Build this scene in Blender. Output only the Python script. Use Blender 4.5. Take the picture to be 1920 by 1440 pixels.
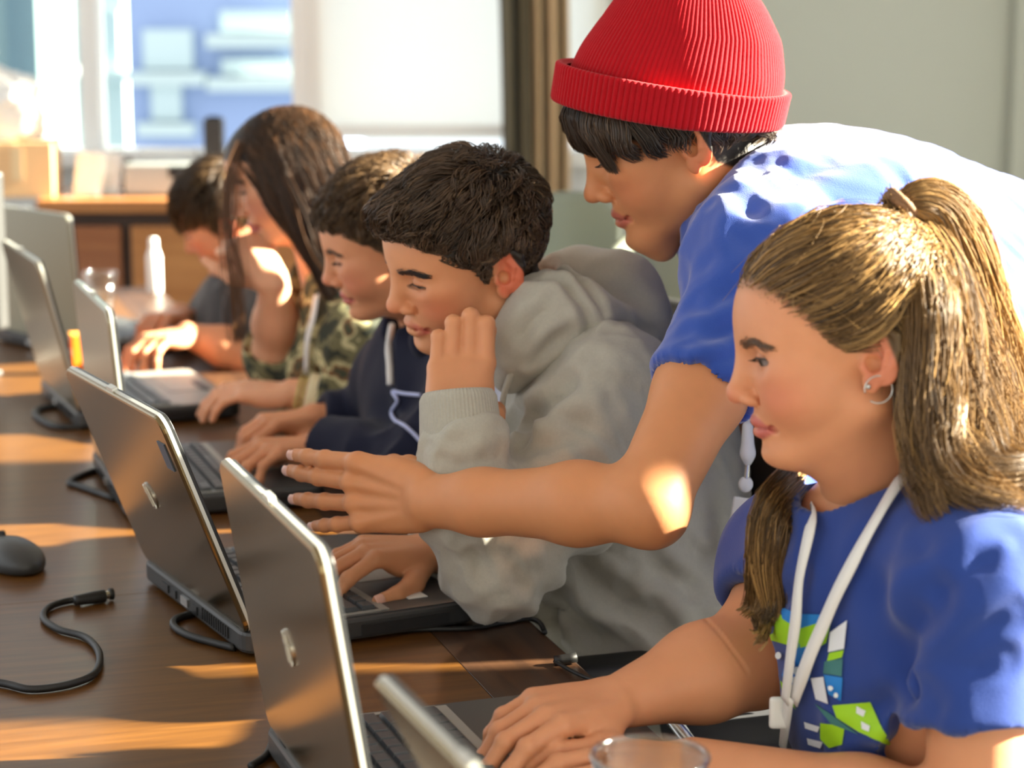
import bpy, bmesh, math, random
import numpy as np
from mathutils import Vector, Matrix

for o in list(bpy.data.objects):
    bpy.data.objects.remove(o, do_unlink=True)
scene = bpy.context.scene
COL = scene.collection

# ------------------------------------------------------------------ camera
F_PX, PITCH, CAM_Z = 3915.0, math.radians(10.24), 1.386
TABLE_Z = 0.74
cam_data = bpy.data.cameras.new('camera')
cam = bpy.data.objects.new('camera', cam_data)
COL.objects.link(cam)
cam.location = (0, 0, CAM_Z)
cam.rotation_euler = (math.radians(90) - PITCH, 0, 0)
cam_data.sensor_width = 36.0
cam_data.lens = 36.0 * F_PX / 1920.0
cam_data.clip_start = 0.05
cam_data.dof.use_dof = True
cam_data.dof.focus_distance = 1.98
cam_data.dof.aperture_fstop = 5.0
scene.camera = cam

# ------------------------------------------------------------------ daylight
world = bpy.data.worlds.new('daylight')
scene.world = world
world.use_nodes = True
bg = world.node_tree.nodes['Background']
bg.inputs['Color'].default_value = (0.93, 0.97, 1.0, 1)
bg.inputs['Strength'].default_value = 1.6
SUN_AZ, SUN_EL = math.radians(5), math.radians(24)
sun_data = bpy.data.lights.new('sun', 'SUN')
sun_data.energy = 58.0
sun_data.angle = math.radians(1.2)
sun_data.color = (1.0, 0.92, 0.72)
sun = bpy.data.objects.new('sun', sun_data)
COL.objects.link(sun)
sun_dir = Vector((math.cos(SUN_EL) * math.cos(SUN_AZ), math.cos(SUN_EL) * math.sin(SUN_AZ), math.sin(SUN_EL)))
sun.rotation_euler = sun_dir.to_track_quat('Z', 'Y').to_euler()
sun.location = (6, 4, 5)

scene.view_settings.view_transform = 'Standard'
scene.view_settings.look = 'None'
scene.view_settings.gamma = 1.0
scene.view_settings.use_curve_mapping = False
scene.view_settings.exposure = 0.0

# ------------------------------------------------------------------ helpers
def at(px, py, Y):
    """world point seen at photo pixel (px, py), at distance Y into the room"""
    a, b = (px - 960) / F_PX, (720 - py) / F_PX
    dy = math.cos(PITCH) + b * math.sin(PITCH)
    dz = -math.sin(PITCH) + b * math.cos(PITCH)
    return np.array([a / dy * Y, Y, CAM_Z + dz / dy * Y])

def on_z(px, py, z):
    a, b = (px - 960) / F_PX, (720 - py) / F_PX
    dy = math.cos(PITCH) + b * math.sin(PITCH)
    dz = -math.sin(PITCH) + b * math.cos(PITCH)
    t = (z - CAM_Z) / dz
    return np.array([a * t, dy * t, z])

def V(*a):
    return np.array(a, dtype=float)

def unit(v):
    v = np.asarray(v, dtype=float)
    return v / (np.linalg.norm(v) + 1e-12)

def tag(o, label=None, cat=None, group=None, kind=None):
    if label: o['label'] = label
    if cat: o['category'] = cat
    if group: o['group'] = group
    if kind: o['kind'] = kind
    return o

def empty(name, loc=(0, 0, 0), rz=0.0):
    o = bpy.data.objects.new(name, None)
    o.empty_display_size = 0.05
    o.location = loc
    o.rotation_euler = (0, 0, rz)
    COL.objects.link(o)
    return o

def link(name, me, mat=None, parent=None):
    o = bpy.data.objects.new(name, me)
    COL.objects.link(o)
    if mat is not None:
        me.materials.append(mat)
    if parent is not None:
        o.parent = parent
    return o

def mesh_np(name, verts, faces, smooth=True, col=None, attrs=None):
    """fast mesh from numpy arrays; faces (n,3) or (n,4)"""
    verts = np.asarray(verts, dtype=np.float32)
    faces = np.asarray(faces, dtype=np.int32)
    me = bpy.data.meshes.new(name)
    nf, k = faces.shape
    me.vertices.add(len(verts))
    me.vertices.foreach_set('co', verts.ravel())
    me.loops.add(nf * k)
    me.loops.foreach_set('vertex_index', faces.ravel())
    me.polygons.add(nf)
    me.polygons.foreach_set('loop_start', np.arange(0, nf * k, k, dtype=np.int32))
    me.polygons.foreach_set('loop_total', np.full(nf, k, dtype=np.int32))
    me.polygons.foreach_set('use_smooth', np.full(nf, smooth, dtype=bool))
    me.update(calc_edges=True)
    if col is not None:
        c = np.ones((len(verts), 4), dtype=np.float32)
        c[:, :3] = col
        a = me.attributes.new('tint', 'FLOAT_COLOR', 'POINT')
        a.data.foreach_set('color', c.ravel())
    if attrs:
        for n, v in attrs.items():
            a = me.attributes.new(n, 'FLOAT', 'POINT')
            a.data.foreach_set('value', np.asarray(v, dtype=np.float32).ravel())
    return me

def srgb(r, g, b):
    f = lambda c: (c / 255 / 12.92) if c / 255 <= 0.04045 else ((c / 255 + 0.055) / 1.055) ** 2.4
    return (f(r), f(g), f(b))
# ------------------------------------------------------------------ smooth-union solids -> one continuous surface
class Solid:
    """list of rounded shapes blended into one skin; extracted with surface nets"""
    def __init__(self):
        self.p = []

    def _add(self, fn, c, r, k, op, frame):
        if frame is not None:
            R, o, s, warp, iwarp = frame
            c = np.asarray(c, float)[None]
            c = (iwarp(c) if iwarp else c)[0]
            cw = o + s * (R @ c)
            def g(P, fn=fn):
                Q = ((P - o.astype(np.float32)) @ R.astype(np.float32)) / np.float32(s)
                if warp: Q = warp(Q)
                return fn(Q) * np.float32(s)
            self.p.append((g, cw, r * s * 1.05, k * s, op))
        else:
            self.p.append((fn, np.asarray(c, float), r, k, op))

    def cone(self, a, b, ra, rb=None, k=0.01, op='u', frame=None):
        rb = ra if rb is None else rb
        a = np.asarray(a, float); b = np.asarray(b, float)
        ba = (b - a).astype(np.float32); a32 = a.astype(np.float32); l2 = np.float32(max(ba @ ba, 1e-12))
        def fn(P):
            pa = P - a32
            h = np.clip(pa @ ba / l2, 0, 1)
            d = pa - h[..., None] * ba
            return np.sqrt(np.einsum('...i,...i', d, d)) - (np.float32(ra) + np.float32(rb - ra) * h)
        self._add(fn, (a + b) / 2, np.linalg.norm(b - a) / 2 + max(ra, rb), k, op, frame)

    def chain(self, pts, rad, k=0.01, op='u', frame=None):
        for i in range(len(pts) - 1):
            self.cone(pts[i], pts[i + 1], rad[i], rad[i + 1], k, op, frame)

    def ell(self, c, r, rot=None, k=0.01, op='u', frame=None):
        c32 = np.asarray(c, np.float32); r32 = np.asarray(r, np.float32)
        R32 = None if rot is None else np.asarray(rot, np.float32); rm = np.float32(max(r))
        def fn(P):
            q = P - c32
            if R32 is not None: q = q @ R32
            a = q / r32
            k0 = np.sqrt(np.einsum('...i,...i', a, a))
            b = a / r32
            k1 = np.sqrt(np.einsum('...i,...i', b, b)) + np.float32(1e-6)
            return np.maximum(k0 * (k0 - 1) / k1, np.sqrt(np.einsum('...i,...i', q, q)) - rm)
        self._add(fn, c, float(max(r)), k, op, frame)

    def box(self, c, half, rnd, rot=None, k=0.01, op='u', frame=None):
        c32 = np.asarray(c, np.float32); h32 = np.asarray(half, np.float32) - np.float32(rnd)
        R32 = None if rot is None else np.asarray(rot, np.float32)
        def fn(P):
            q = P - c32
            if R32 is not None: q = q @ R32
            q = np.abs(q) - h32
            m = np.maximum(q, 0)
            return np.sqrt(np.einsum('...i,...i', m, m)) + np.minimum(q.max(-1), 0) - np.float32(rnd)
        self._add(fn, c, float(np.linalg.norm(half)), k, op, frame)

    def func(self, fn, c, r, k=0.01, op='u', frame=None):
        self._add(fn, c, r, k, op, frame)

    def _eval(self, pts, bc, rb):
        D = np.full(pts.shape[:-1], 0.08, np.float32)
        for fn, c, r, k, op in self.p:
            m = np.linalg.norm(bc - c, axis=1) < r + rb + 2 * k + 0.01
            if not m.any(): continue
            d = fn(pts[m]); e = D[m]; k = np.float32(max(k, 1e-5))
            if op == 'u':
                h = np.maximum(k - np.abs(d - e), 0) / k
                D[m] = np.minimum(d, e) - h * h * k * np.float32(.25)
            elif op == 's':
                d = -d
                h = np.maximum(k - np.abs(d - e), 0) / k
                D[m] = np.maximum(d, e) + h * h * k * np.float32(.25)
            else:                                   # 'd': displacement amount added
                D[m] = e + d
        return D

    def mesh(self, h, B=8):
        lo = np.min([c - r for f, c, r, k, op in self.p if op == 'u'], axis=0) - 4 * h
        hi = np.max([c + r for f, c, r, k, op in self.p if op == 'u'], axis=0) + 4 * h
        bs = h * B
        nb = np.ceil((hi - lo) / bs).astype(int) + 1
        g = np.stack(np.meshgrid(*[np.arange(n) for n in nb], indexing='ij'), -1).reshape(-1, 3)
        bc = lo + (g + .5) * bs
        rb = bs * 0.8661
        near = np.zeros(len(g), bool)
        for f, c, r, k, op in self.p:
            if op == 'u':
                near |= np.linalg.norm(bc - c, axis=1) < r + rb + k
        g, bc = g[near], bc[near]
        d = self._eval(bc[:, None, :].astype(np.float32), bc, rb)[:, 0]
        act = np.abs(d) < rb * 1.7 + 0.004
        g, bc = g[act], bc[act]
        n1 = B + 1
        loc = np.stack(np.meshgrid(*[np.arange(n1)] * 3, indexing='ij'), -1).reshape(-1, 3)
        D = np.empty((len(g), n1, n1, n1), np.float32)
        for s in range(0, len(g), 600):
            gg = g[s:s + 600]
            pts = (lo + ((gg[:, None, :] * B) + loc[None]) * h).astype(np.float32)
            D[s:s + 600] = self._eval(pts, bc[s:s + 600], rb).reshape(len(gg), n1, n1, n1)
        S = D < 0
        # cell vertices
        cs = np.zeros((len(g), B, B, B), np.int8)
        for dx in (0, 1):
            for dy in (0, 1):
                for dz in (0, 1):
                    cs += S[:, dx:dx + B, dy:dy + B, dz:dz + B]
        bi, ci, cj, ck = np.nonzero((cs > 0) & (cs < 8))
        N = nb * B + 2
        key = lambda X: (X[:, 0].astype(np.int64) * N[1] + X[:, 1]) * N[2] + X[:, 2]
        cell = np.stack([g[bi, 0] * B + ci, g[bi, 1] * B + cj, g[bi, 2] * B + ck], 1)
        acc = np.zeros((len(bi), 3), np.float32); cnt = np.zeros(len(bi), np.float32)
        corner = {}
        for dx in (0, 1):
            for dy in (0, 1):
                for dz in (0, 1):
                    corner[dx, dy, dz] = D[bi, ci + dx, cj + dy, ck + dz]
        for ax in range(3):
            for u in (0, 1):
                for w in (0, 1):
                    a = [0, 0, 0]; o1, o2 = [i for i in range(3) if i != ax]
                    a[o1], a[o2] = u, w
                    b = list(a); b[ax] = 1
                    da, db = corner[tuple(a)], corner[tuple(b)]
                    m = (da < 0) != (db < 0)
                    t = np.where(m, da / np.where(m, da - db, 1), 0)
                    p = np.zeros((len(bi), 3), np.float32)
                    p[:, o1], p[:, o2] = u, w
                    p[:, ax] = t
                    acc += np.where(m[:, None], p, 0); cnt += m
        vert = lo + (cell + acc / np.maximum(cnt, 1)[:, None]) * h
        K = key(cell)
        order = np.argsort(K); K = K[order]; vert = vert[order]
        quads = []
        for ax in range(3):
            sl = [slice(0, B)] * 3
            s2 = list(sl); s2[ax] = slice(1, B + 1)
            A, Bq = S[:, sl[0], sl[1], sl[2]], S[:, s2[0], s2[1], s2[2]]
            e, i, j, k = np.nonzero(A != Bq)
            base = np.stack([g[e, 0] * B + i, g[e, 1] * B + j, g[e, 2] * B + k], 1)
            o1, o2 = (ax + 1) % 3, (ax + 2) % 3
            idx = []
            ok = np.ones(len(e), bool)
            for (u, w) in ((0, 0), (-1, 0), (-1, -1), (0, -1)):
                c = base.copy(); c[:, o1] += u; c[:, o2] += w
                q = key(c); p = np.minimum(np.searchsorted(K, q), len(K) - 1)
                ok &= (K[p] == q); idx.append(p)
            q = np.stack(idx, 1)
            flip = ~A[e, i, j, k]
            q[flip] = q[flip][:, ::-1]
            quads.append(q[ok])
        return vert, np.concatenate(quads)

def vnormals(v, f):
    n = np.zeros_like(v)
    a = np.cross(v[f[:, 2]] - v[f[:, 0]], v[f[:, -1]] - v[f[:, 1]])
    for i in range(f.shape[1]):
        np.add.at(n, f[:, i], a)
    return n / (np.linalg.norm(n, axis=1, keepdims=True) + 1e-12)

def _hash(ix, iy, iz, seed):
    h = (ix * 374761393 + iy * 668265263 + iz * 2147483647 + seed * 1274126177) & 0xffffffff
    h = ((h ^ (h >> 13)) * 1274126177) & 0xffffffff
    return ((h ^ (h >> 16)) & 0xffff) / 32767.5 - 1.0

def vnoise(P, scale, seed=0):
    """smooth value noise in -1..1"""
    Q = np.asarray(P, float) / scale
    I = np.floor(Q).astype(np.int64); F = Q - I
    F = F * F * (3 - 2 * F)
    out = 0
    for dx in (0, 1):
        for dy in (0, 1):
            for dz in (0, 1):
                w = (F[:, 0] if dx else 1 - F[:, 0]) * (F[:, 1] if dy else 1 - F[:, 1]) * (F[:, 2] if dz else 1 - F[:, 2])
                out = out + w * _hash(I[:, 0] + dx, I[:, 1] + dy, I[:, 2] + dz, seed)
    return out

def sstep(x, a, b):
    t = np.clip((x - a) / (b - a), 0, 1)
    return t * t * (3 - 2 * t)

def join_np(parts):
    vs, fs, n = [], [], 0
    for v, f in parts:
        vs.append(v); fs.append(f + n); n += len(v)
    return np.concatenate(vs), np.concatenate(fs)
# ------------------------------------------------------------------ materials
def mat_new(name):
    m = bpy.data.materials.new(name); m.use_nodes = True
    nt = m.node_tree
    b = nt.nodes['Principled BSDF']
    return m, nt, b

def N(nt, kind, **kw):
    n = nt.nodes.new(kind)
    for k, v in kw.items():
        if hasattr(n, k): setattr(n, k, v)
        else: n.inputs[k.replace('_', ' ')].default_value = v
    return n

def plain(name, col, rough=.5, metal=0.0, spec=.5, bump=None, coat=0.0, mottling=0.0, mscale=40.0, sheen=0.0):
    m, nt, b = mat_new(name)
    b.inputs['Base Color'].default_value = (*col, 1)
    b.inputs['Roughness'].default_value = rough
    b.inputs['Metallic'].default_value = metal
    b.inputs['Specular IOR Level'].default_value = spec
    b.inputs['Coat Weight'].default_value = coat
    b.inputs['Sheen Weight'].default_value = sheen
    tc = N(nt, 'ShaderNodeTexCoord')
    if mottling:
        no = N(nt, 'ShaderNodeTexNoise'); no.inputs['Scale'].default_value = mscale; no.inputs['Detail'].default_value = 5
        nt.links.new(tc.outputs['Object'], no.inputs['Vector'])
        mx = N(nt, 'ShaderNodeMix', data_type='RGBA')
        mx.inputs[6].default_value = (*[c * (1 - mottling) for c in col], 1); mx.inputs[7].default_value = (*[min(1, c * (1 + mottling)) for c in col], 1)
        nt.links.new(no.outputs['Fac'], mx.inputs[0]); nt.links.new(mx.outputs[2], b.inputs['Base Color'])
    if bump:
        no = N(nt, 'ShaderNodeTexNoise'); no.inputs['Scale'].default_value = bump[0]; no.inputs['Detail'].default_value = 3
        nt.links.new(tc.outputs['Object'], no.inputs['Vector'])
        bp = N(nt, 'ShaderNodeBump'); bp.inputs['Strength'].default_value = bump[1]; bp.inputs['Distance'].default_value = bump[2]
        nt.links.new(no.outputs['Fac'], bp.inputs['Height']); nt.links.new(bp.outputs['Normal'], b.inputs['Normal'])
    return m

def tinted(name, rough=.5, spec=.35, sss=0.0, bump=None, mult=None, sheen=0.0, radius=(1, .35, .2), sss_scale=.006, mottling=0.0, mscale=60):
    """colour comes from the mesh's own 'tint' attribute"""
    m, nt, b = mat_new(name)
    at_ = N(nt, 'ShaderNodeAttribute'); at_.attribute_name = 'tint'
    src = at_.outputs['Color']
    tc = N(nt, 'ShaderNodeTexCoord')
    if mottling:
        no = N(nt, 'ShaderNodeTexNoise'); no.inputs['Scale'].default_value = mscale; no.inputs['Detail'].default_value = 4
        nt.links.new(tc.outputs['Object'], no.inputs['Vector'])
        mr = N(nt, 'ShaderNodeMapRange'); mr.inputs[3].default_value = 1 - mottling; mr.inputs[4].default_value = 1 + mottling
        nt.links.new(no.outputs['Fac'], mr.inputs[0])
        mx = N(nt, 'ShaderNodeVectorMath', operation='SCALE')
        nt.links.new(src, mx.inputs[0]); nt.links.new(mr.outputs[0], mx.inputs['Scale'])
        src = mx.outputs[0]
    nt.links.new(src, b.inputs['Base Color'])
    b.inputs['Roughness'].default_value = rough
    b.inputs['Specular IOR Level'].default_value = spec
    b.inputs['Sheen Weight'].default_value = sheen
    if sss:
        b.inputs['Subsurface Weight'].default_value = sss
        b.inputs['Subsurface Radius'].default_value = radius
        b.inputs['Subsurface Scale'].default_value = sss_scale
    if bump:
        no = N(nt, 'ShaderNodeTexNoise'); no.inputs['Scale'].default_value = bump[0]; no.inputs['Detail'].default_value = 3
        nt.links.new(tc.outputs['Object'], no.inputs['Vector'])
        bp = N(nt, 'ShaderNodeBump'); bp.inputs['Strength'].default_value = bump[1]; bp.inputs['Distance'].default_value = bump[2]
        nt.links.new(no.outputs['Fac'], bp.inputs['Height']); nt.links.new(bp.outputs['Normal'], b.inputs['Normal'])
    return m

M = {}
M['skin'] = tinted('skin', rough=.48, spec=.35, sss=.22, sss_scale=.008, bump=(900, .12, .0004), mottling=.05, mscale=70)
M['eye'] = tinted('eye_wet', rough=.18, spec=.3)
# ------------------------------------------------------------------ human head, hands
def head_frame(o, yaw, pitch, roll, s, low):
    yaw, pitch, roll = map(math.radians, (yaw, pitch, roll))
    f0 = V(-math.cos(yaw), -math.sin(yaw), 0); up = V(0, 0, 1)
    f = f0 * math.cos(pitch) - up * math.sin(pitch)
    l = np.cross(up, f0); u = np.cross(f, l)
    l2 = l * math.cos(roll) + u * math.sin(roll); u2 = u * math.cos(roll) - l * math.sin(roll)
    R = np.stack([f, l2, u2], 1)
    def warp(Q):
        Q = Q.copy(); z = Q[..., 2] - np.float32(.03)
        Q[..., 2] = np.where(z < 0, np.float32(.03) + z / np.float32(low), Q[..., 2])
        return Q
    def iwarp(Q):
        Q = np.array(Q, float); z = Q[..., 2] - .03
        Q[..., 2] = np.where(z < 0, .03 + z * low, Q[..., 2])
        return Q
    return (R, np.asarray(o, float), s, warp, iwarp)

def to_world(fr, q):
    R, o, s, w, iw = fr
    return o + s * (iw(np.atleast_2d(np.asarray(q, float))) @ R.T)

def to_local(fr, p):
    R, o, s, w, iw = fr
    return w(((np.atleast_2d(p) - o) @ R) / s)

EYE = (.0700, .0325, .0165)
UL = [(.0745, .0225, -.0600), (.0825, .0140, -.0560), (.0872, .0060, -.0540), (.0878, 0, -.0548)]
LL = [(.0745, .0215, -.0610), (.0815, .0140, -.0652), (.0850, .0065, -.0670), (.0860, 0, -.0674)]

def add_head(S, fr, nose=1.0, nose_w=1.0, cheek=1.0, jaw=1.0, lip=1.0, eye_open=.0030, eye_drop=.0030, ears=(1, -1), chin=1.0, brow=1.0):
    A = dict(frame=fr)
    S.ell((-.006, 0, .040), (.095, .0755, .085), k=.02, **A)
    S.ell((.040, 0, .046), (.0500, .060, .058), k=.03, **A)
    S.ell((.034, 0, -.020), (.0500, .0555, .072), k=.03, **A)
    S.ell((.056, 0, -.058), (.0330, .034, .036), k=.02, **A)
    S.ell((.068, 0, -.093), (.0205 * chin, .023, .0165), k=.018, **A)
    for s in (1, -1):
        S.cone((-.004, s * .050 * jaw, -.046), (.058, s * .014 * jaw, -.091), .019, .0155, k=.02, **A)
        S.ell((.046, s * .036, -.026), (.031 * cheek, .0265 * cheek, .034), k=.022, **A)
        S.ell((.055, s * .042, .004), (.022, .018, .016), k=.02, **A)
        S.cone((.0790, s * .012, .0345), (.0640, s * .045, .0330), .0085 * brow, .0075 * brow, k=.014, **A)
        # eye sockets, then lids over the eyeball
        S.ell((.0930, s * .0325, .0160), (.0150, .0185, .0120), k=.016, op='s', **A)
        ex, ey, ez = EYE
        S.ell((ex, s * ey, ez), (.0142, .0152, .0136), k=.005, **A)
    # nose
    n = nose
    S.cone((.0825, 0, .030), (.1005 + .006 * (n - 1), 0, -.015), .0075, .0088 * nose_w, k=.014, **A)
    S.ell((.1005 * (1 + .06 * (n - 1)), 0, -.0235), (.0106 * n, .0105 * nose_w, .0096), k=.010, **A)
    for s in (1, -1):
        S.ell((.0900, s * .0125 * nose_w, -.0285), (.0100, .0068, .0075), k=.006, **A)
        S.ell((.0945, s * .0065 * nose_w, -.0345), (.0055, .0032, .0035), k=.003, op='s', **A)
    for s in (1, -1):
        S.chain([(.0905, s * .0185 * nose_w, -.0215), (.0840, s * .0200 * nose_w, -.0270), (.0835, s * .0185 * nose_w, -.0345)], [.0010, .0016, .0012], k=.0045, op='s', **A)
    # philtrum / mouth
    for s in (1, -1):
        up = [(x, s * y, z) for x, y, z in UL]; lo = [(x, s * y, z) for x, y, z in LL]
        S.chain(up, [.0026, .0038 * lip, .0048 * lip, .0046 * lip], k=.005, **A)
        S.chain(lo, [.0026, .0042 * lip, .0056 * lip, .0058 * lip], k=.005, **A)
        S.chain([(.0775, s * .0235, -.0603), (.0878, s * .013, -.0606), (.0930, 0, -.0608)], [.0016, .0012, .0012], k=.0026, op='s', **A)
        S.ell((.0760, s * .0275, -.0610), (.0045, .0035, .004), k=.006, op='s', **A)
    S.ell((.0990, 0, -.0805), (.0100, .020, .0055), k=.010, op='s', **A)
    # eyes opening
    for s in (1, -1):
        ex, ey, ez = EYE
        S.ell((ex + .0090, s * (ey + .0025), ez - eye_drop), (.0105, .0150, eye_open), k=.0012, op='s', **A)
        # upper lid crease
        S.chain([(ex + .0085, s * (ey - .0115), ez + .0030), (ex + .0150, s * ey, ez + .0078), (ex + .0072, s * (ey + .0125), ez + .0030)],
                [.0008, .0011, .0008], k=.0022, op='s', **A)
    for s in ears:
        ear(S, fr, s)

def ear_pt(s, b, u, out=0.0):
    c = V(-.002, .0715, .002)
    eb, eu = unit((-.86, .50, 0)), unit((-.20, .03, .98))
    eo = unit(np.cross(eu, eb)) * -1
    if eo[1] < 0: eo = -eo
    p = c + eb * b + eu * u + eo * out
    return (p[0], s * p[1], p[2])

def ear(S, fr, s):
    A = dict(frame=fr)
    P = lambda b, u, o=0.0: ear_pt(s, b, u, o)
    eb, eu = unit((-.86, .50 * s, 0)), unit((-.20, .03 * s, .98))
    eo = unit(np.cross(eb, eu)); rot = np.stack([eb, eu, eo], 1)
    S.ell(P(.015, .004), (.0165, .0290, .0036), rot=rot, k=.004, **A)
    S.ell(P(.006, .002, -.004), (.010, .020, .008), rot=rot, k=.008, **A)
    S.ell(P(.013, .006, .0050), (.0125, .0215, .0048), rot=rot, k=.003, op='s', **A)
    S.chain([P(.003, .004), P(.0015, .018), P(.007, .0295), P(.018, .0325), P(.0275, .0255), P(.0305, .0115), P(.0265, -.004), P(.017, -.0165)],
            [.0026, .0032, .0036, .0036, .0036, .0034, .0032, .0036], k=.003, **A)
    S.chain([P(.014, .021, .001), P(.0205, .012, .001), P(.0195, -.002, .001), P(.0125, -.0115, .001)], [.0026, .0030, .0032, .0034], k=.003, **A)
    S.ell(P(.0085, -.0215), (.0075, .0105, .0042), rot=rot, k=.004, **A)
    S.ell(P(.0010, -.0040, .0015), (.0042, .0060, .0042), rot=rot, k=.004, **A)
    S.ell(P(.0095, -.001, .0020), (.0068, .0090, .0075), rot=rot, k=.003, op='s', **A)

def seg_dist(P, pts):
    d = np.full(len(P), 9.0)
    for a, b in zip(pts[:-1], pts[1:]):
        a, b = np.asarray(a), np.asarray(b)
        ba = b - a
        h = np.clip((P - a) @ ba / (ba @ ba), 0, 1)
        d = np.minimum(d, np.linalg.norm(P - a - h[:, None] * ba, axis=1))
    return d

def face_tint(fr, W, skin, lipc, blush, blush_amt=.5, ear_red=.45, hairc=None, hairline=None):
    L = to_local(fr, W).astype(float)
    L[:, 1] = np.abs(L[:, 1])
    c = np.tile(np.array(skin), (len(W), 1))
    mix = lambda c, col, m: c + (np.array(col) - c) * m[:, None]
    cheekm = np.exp(-(((L[:, 0] - .066) / .026) ** 2 + ((L[:, 1] - .045) / .026) ** 2 + ((L[:, 2] + .022) / .028) ** 2)) * blush_amt
    c = mix(c, blush, cheekm)
    nm = np.exp(-np.sum(((L - V(.108, 0, -.026)) / V(.012, .014, .014)) ** 2, 1)) * blush_amt * .9
    c = mix(c, blush, nm)
    em = sstep(np.linalg.norm((L - V(-.016, .082, .004)) / V(1, 1, 1.3), axis=1), .034, .020) * sstep(L[:, 1], .072, .079) * ear_red
    c = mix(c, blush, em)
    ld = np.minimum(seg_dist(L, UL), seg_dist(L, LL))
    c = mix(c, lipc, sstep(ld, .0085, .0062) * sstep(L[:, 0], .072, .080))
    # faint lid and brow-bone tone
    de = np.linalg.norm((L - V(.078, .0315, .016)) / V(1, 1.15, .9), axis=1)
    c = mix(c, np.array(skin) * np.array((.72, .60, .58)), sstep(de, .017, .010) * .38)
    if hairc is not None:
        c = mix(c, hairc, hairline(L))
    return c

def eyeballs(fr, parent, name='eye', look=(-12, -18), iris=(.10, .07, .04), sides=(1,), mat=None):
    R, o, s, w, iw = fr
    for sd in sides:
        q = V(EYE[0], sd * EYE[1], EYE[2])
        c = to_world(fr, q)[0]
        n, m = 20, 14
        vs, fs = [], []
        r = .0129 * s
        y, p = math.radians(look[0] * sd), math.radians(look[1])
        ax = V(math.cos(p) * math.cos(y), math.cos(p) * math.sin(y), math.sin(p))
        a2 = unit(np.cross((0, 0, 1), ax)); a3 = np.cross(ax, a2)
        cols = []
        for i in range(m + 1):
            t = math.pi * i / m
            for j in range(n):
                f = 2 * math.pi * j / n
                d = ax * math.cos(t) + (a2 * math.cos(f) + a3 * math.sin(f)) * math.sin(t)
                vs.append(c + R @ d * r)
                ang = math.degrees(t)
                cols.append((.006, .005, .005) if ang < 15 else (iris if ang < 34 else (.30, .25, .23)))
        for i in range(m):
            for j in range(n):
                fs.append((i * n + j, i * n + (j + 1) % n, (i + 1) * n + (j + 1) % n, (i + 1) * n + j))
        link('eyeball', mesh_np('eyeball', vs, fs, col=np.array(cols)), mat, parent)

def tubes(paths, radii, sides=3, closed_tip=True, flat=None):
    """many tubes (n,m,3) with radii (n,m) -> verts, quads"""
    P = np.asarray(paths, float); n, m, _ = P.shape
    T = np.gradient(P, axis=1)
    T /= np.linalg.norm(T, axis=2, keepdims=True) + 1e-9
    ref = np.tile(V(.31, .52, .79), (n, m, 1))
    A = np.cross(T, ref); A /= np.linalg.norm(A, axis=2, keepdims=True) + 1e-9
    Bv = np.cross(T, A)
    rad = np.asarray(radii, float)
    vs = np.empty((n, m, sides, 3))
    for k in range(sides):
        a = 2 * math.pi * k / sides
        vs[:, :, k] = P + (A * math.cos(a) + Bv * math.sin(a)) * rad[..., None]
    idx = np.arange(n * m * sides).reshape(n, m, sides)
    q = np.stack([idx[:, :-1], np.roll(idx, -1, 2)[:, :-1], np.roll(idx, -1, 2)[:, 1:], idx[:, 1:]], -1).reshape(-1, 4)
    return vs.reshape(-1, 3), q

def tube_obj(name, pts, r, mat, parent=None, sides=8, res=6):
    pts = smooth_path(pts, res)
    rr = np.interp(np.linspace(0, 1, len(pts)), np.linspace(0, 1, len(r)), r) if hasattr(r, '__len__') else np.full(len(pts), r)
    v, f = tubes(pts[None], rr[None], sides)
    n = len(pts)
    me = mesh_np(name, v, f)
    bm = bmesh.new(); bm.from_mesh(me)
    bm.verts.ensure_lookup_table()
    for ring in (range(sides), range((n - 1) * sides, n * sides)):
        try: bm.faces.new([bm.verts[i] for i in ring])
        except ValueError: pass
    bmesh.ops.recalc_face_normals(bm, faces=bm.faces)
    for f_ in bm.faces: f_.smooth = True
    bm.to_mesh(me); bm.free()
    return link(name, me, mat, parent)

def smooth_path(pts, res=6):
    """Catmull-Rom through the points"""
    p = np.asarray(pts, float)
    if len(p) < 3:
        return np.linspace(p[0], p[-1], res + 1)
    q = np.vstack([2 * p[0] - p[1], p, 2 * p[-1] - p[-2]])
    out = []
    for i in range(1, len(q) - 2):
        for t in np.linspace(0, 1, res, endpoint=False):
            a, b, c, d = q[i - 1], q[i], q[i + 1], q[i + 2]
            out.append(.5 * ((2 * b) + (-a + c) * t + (2 * a - 5 * b + 4 * c - d) * t * t + (-a + 3 * b - 3 * c + d) * t ** 3))
    out.append(p[-1])
    return np.array(out)

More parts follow.
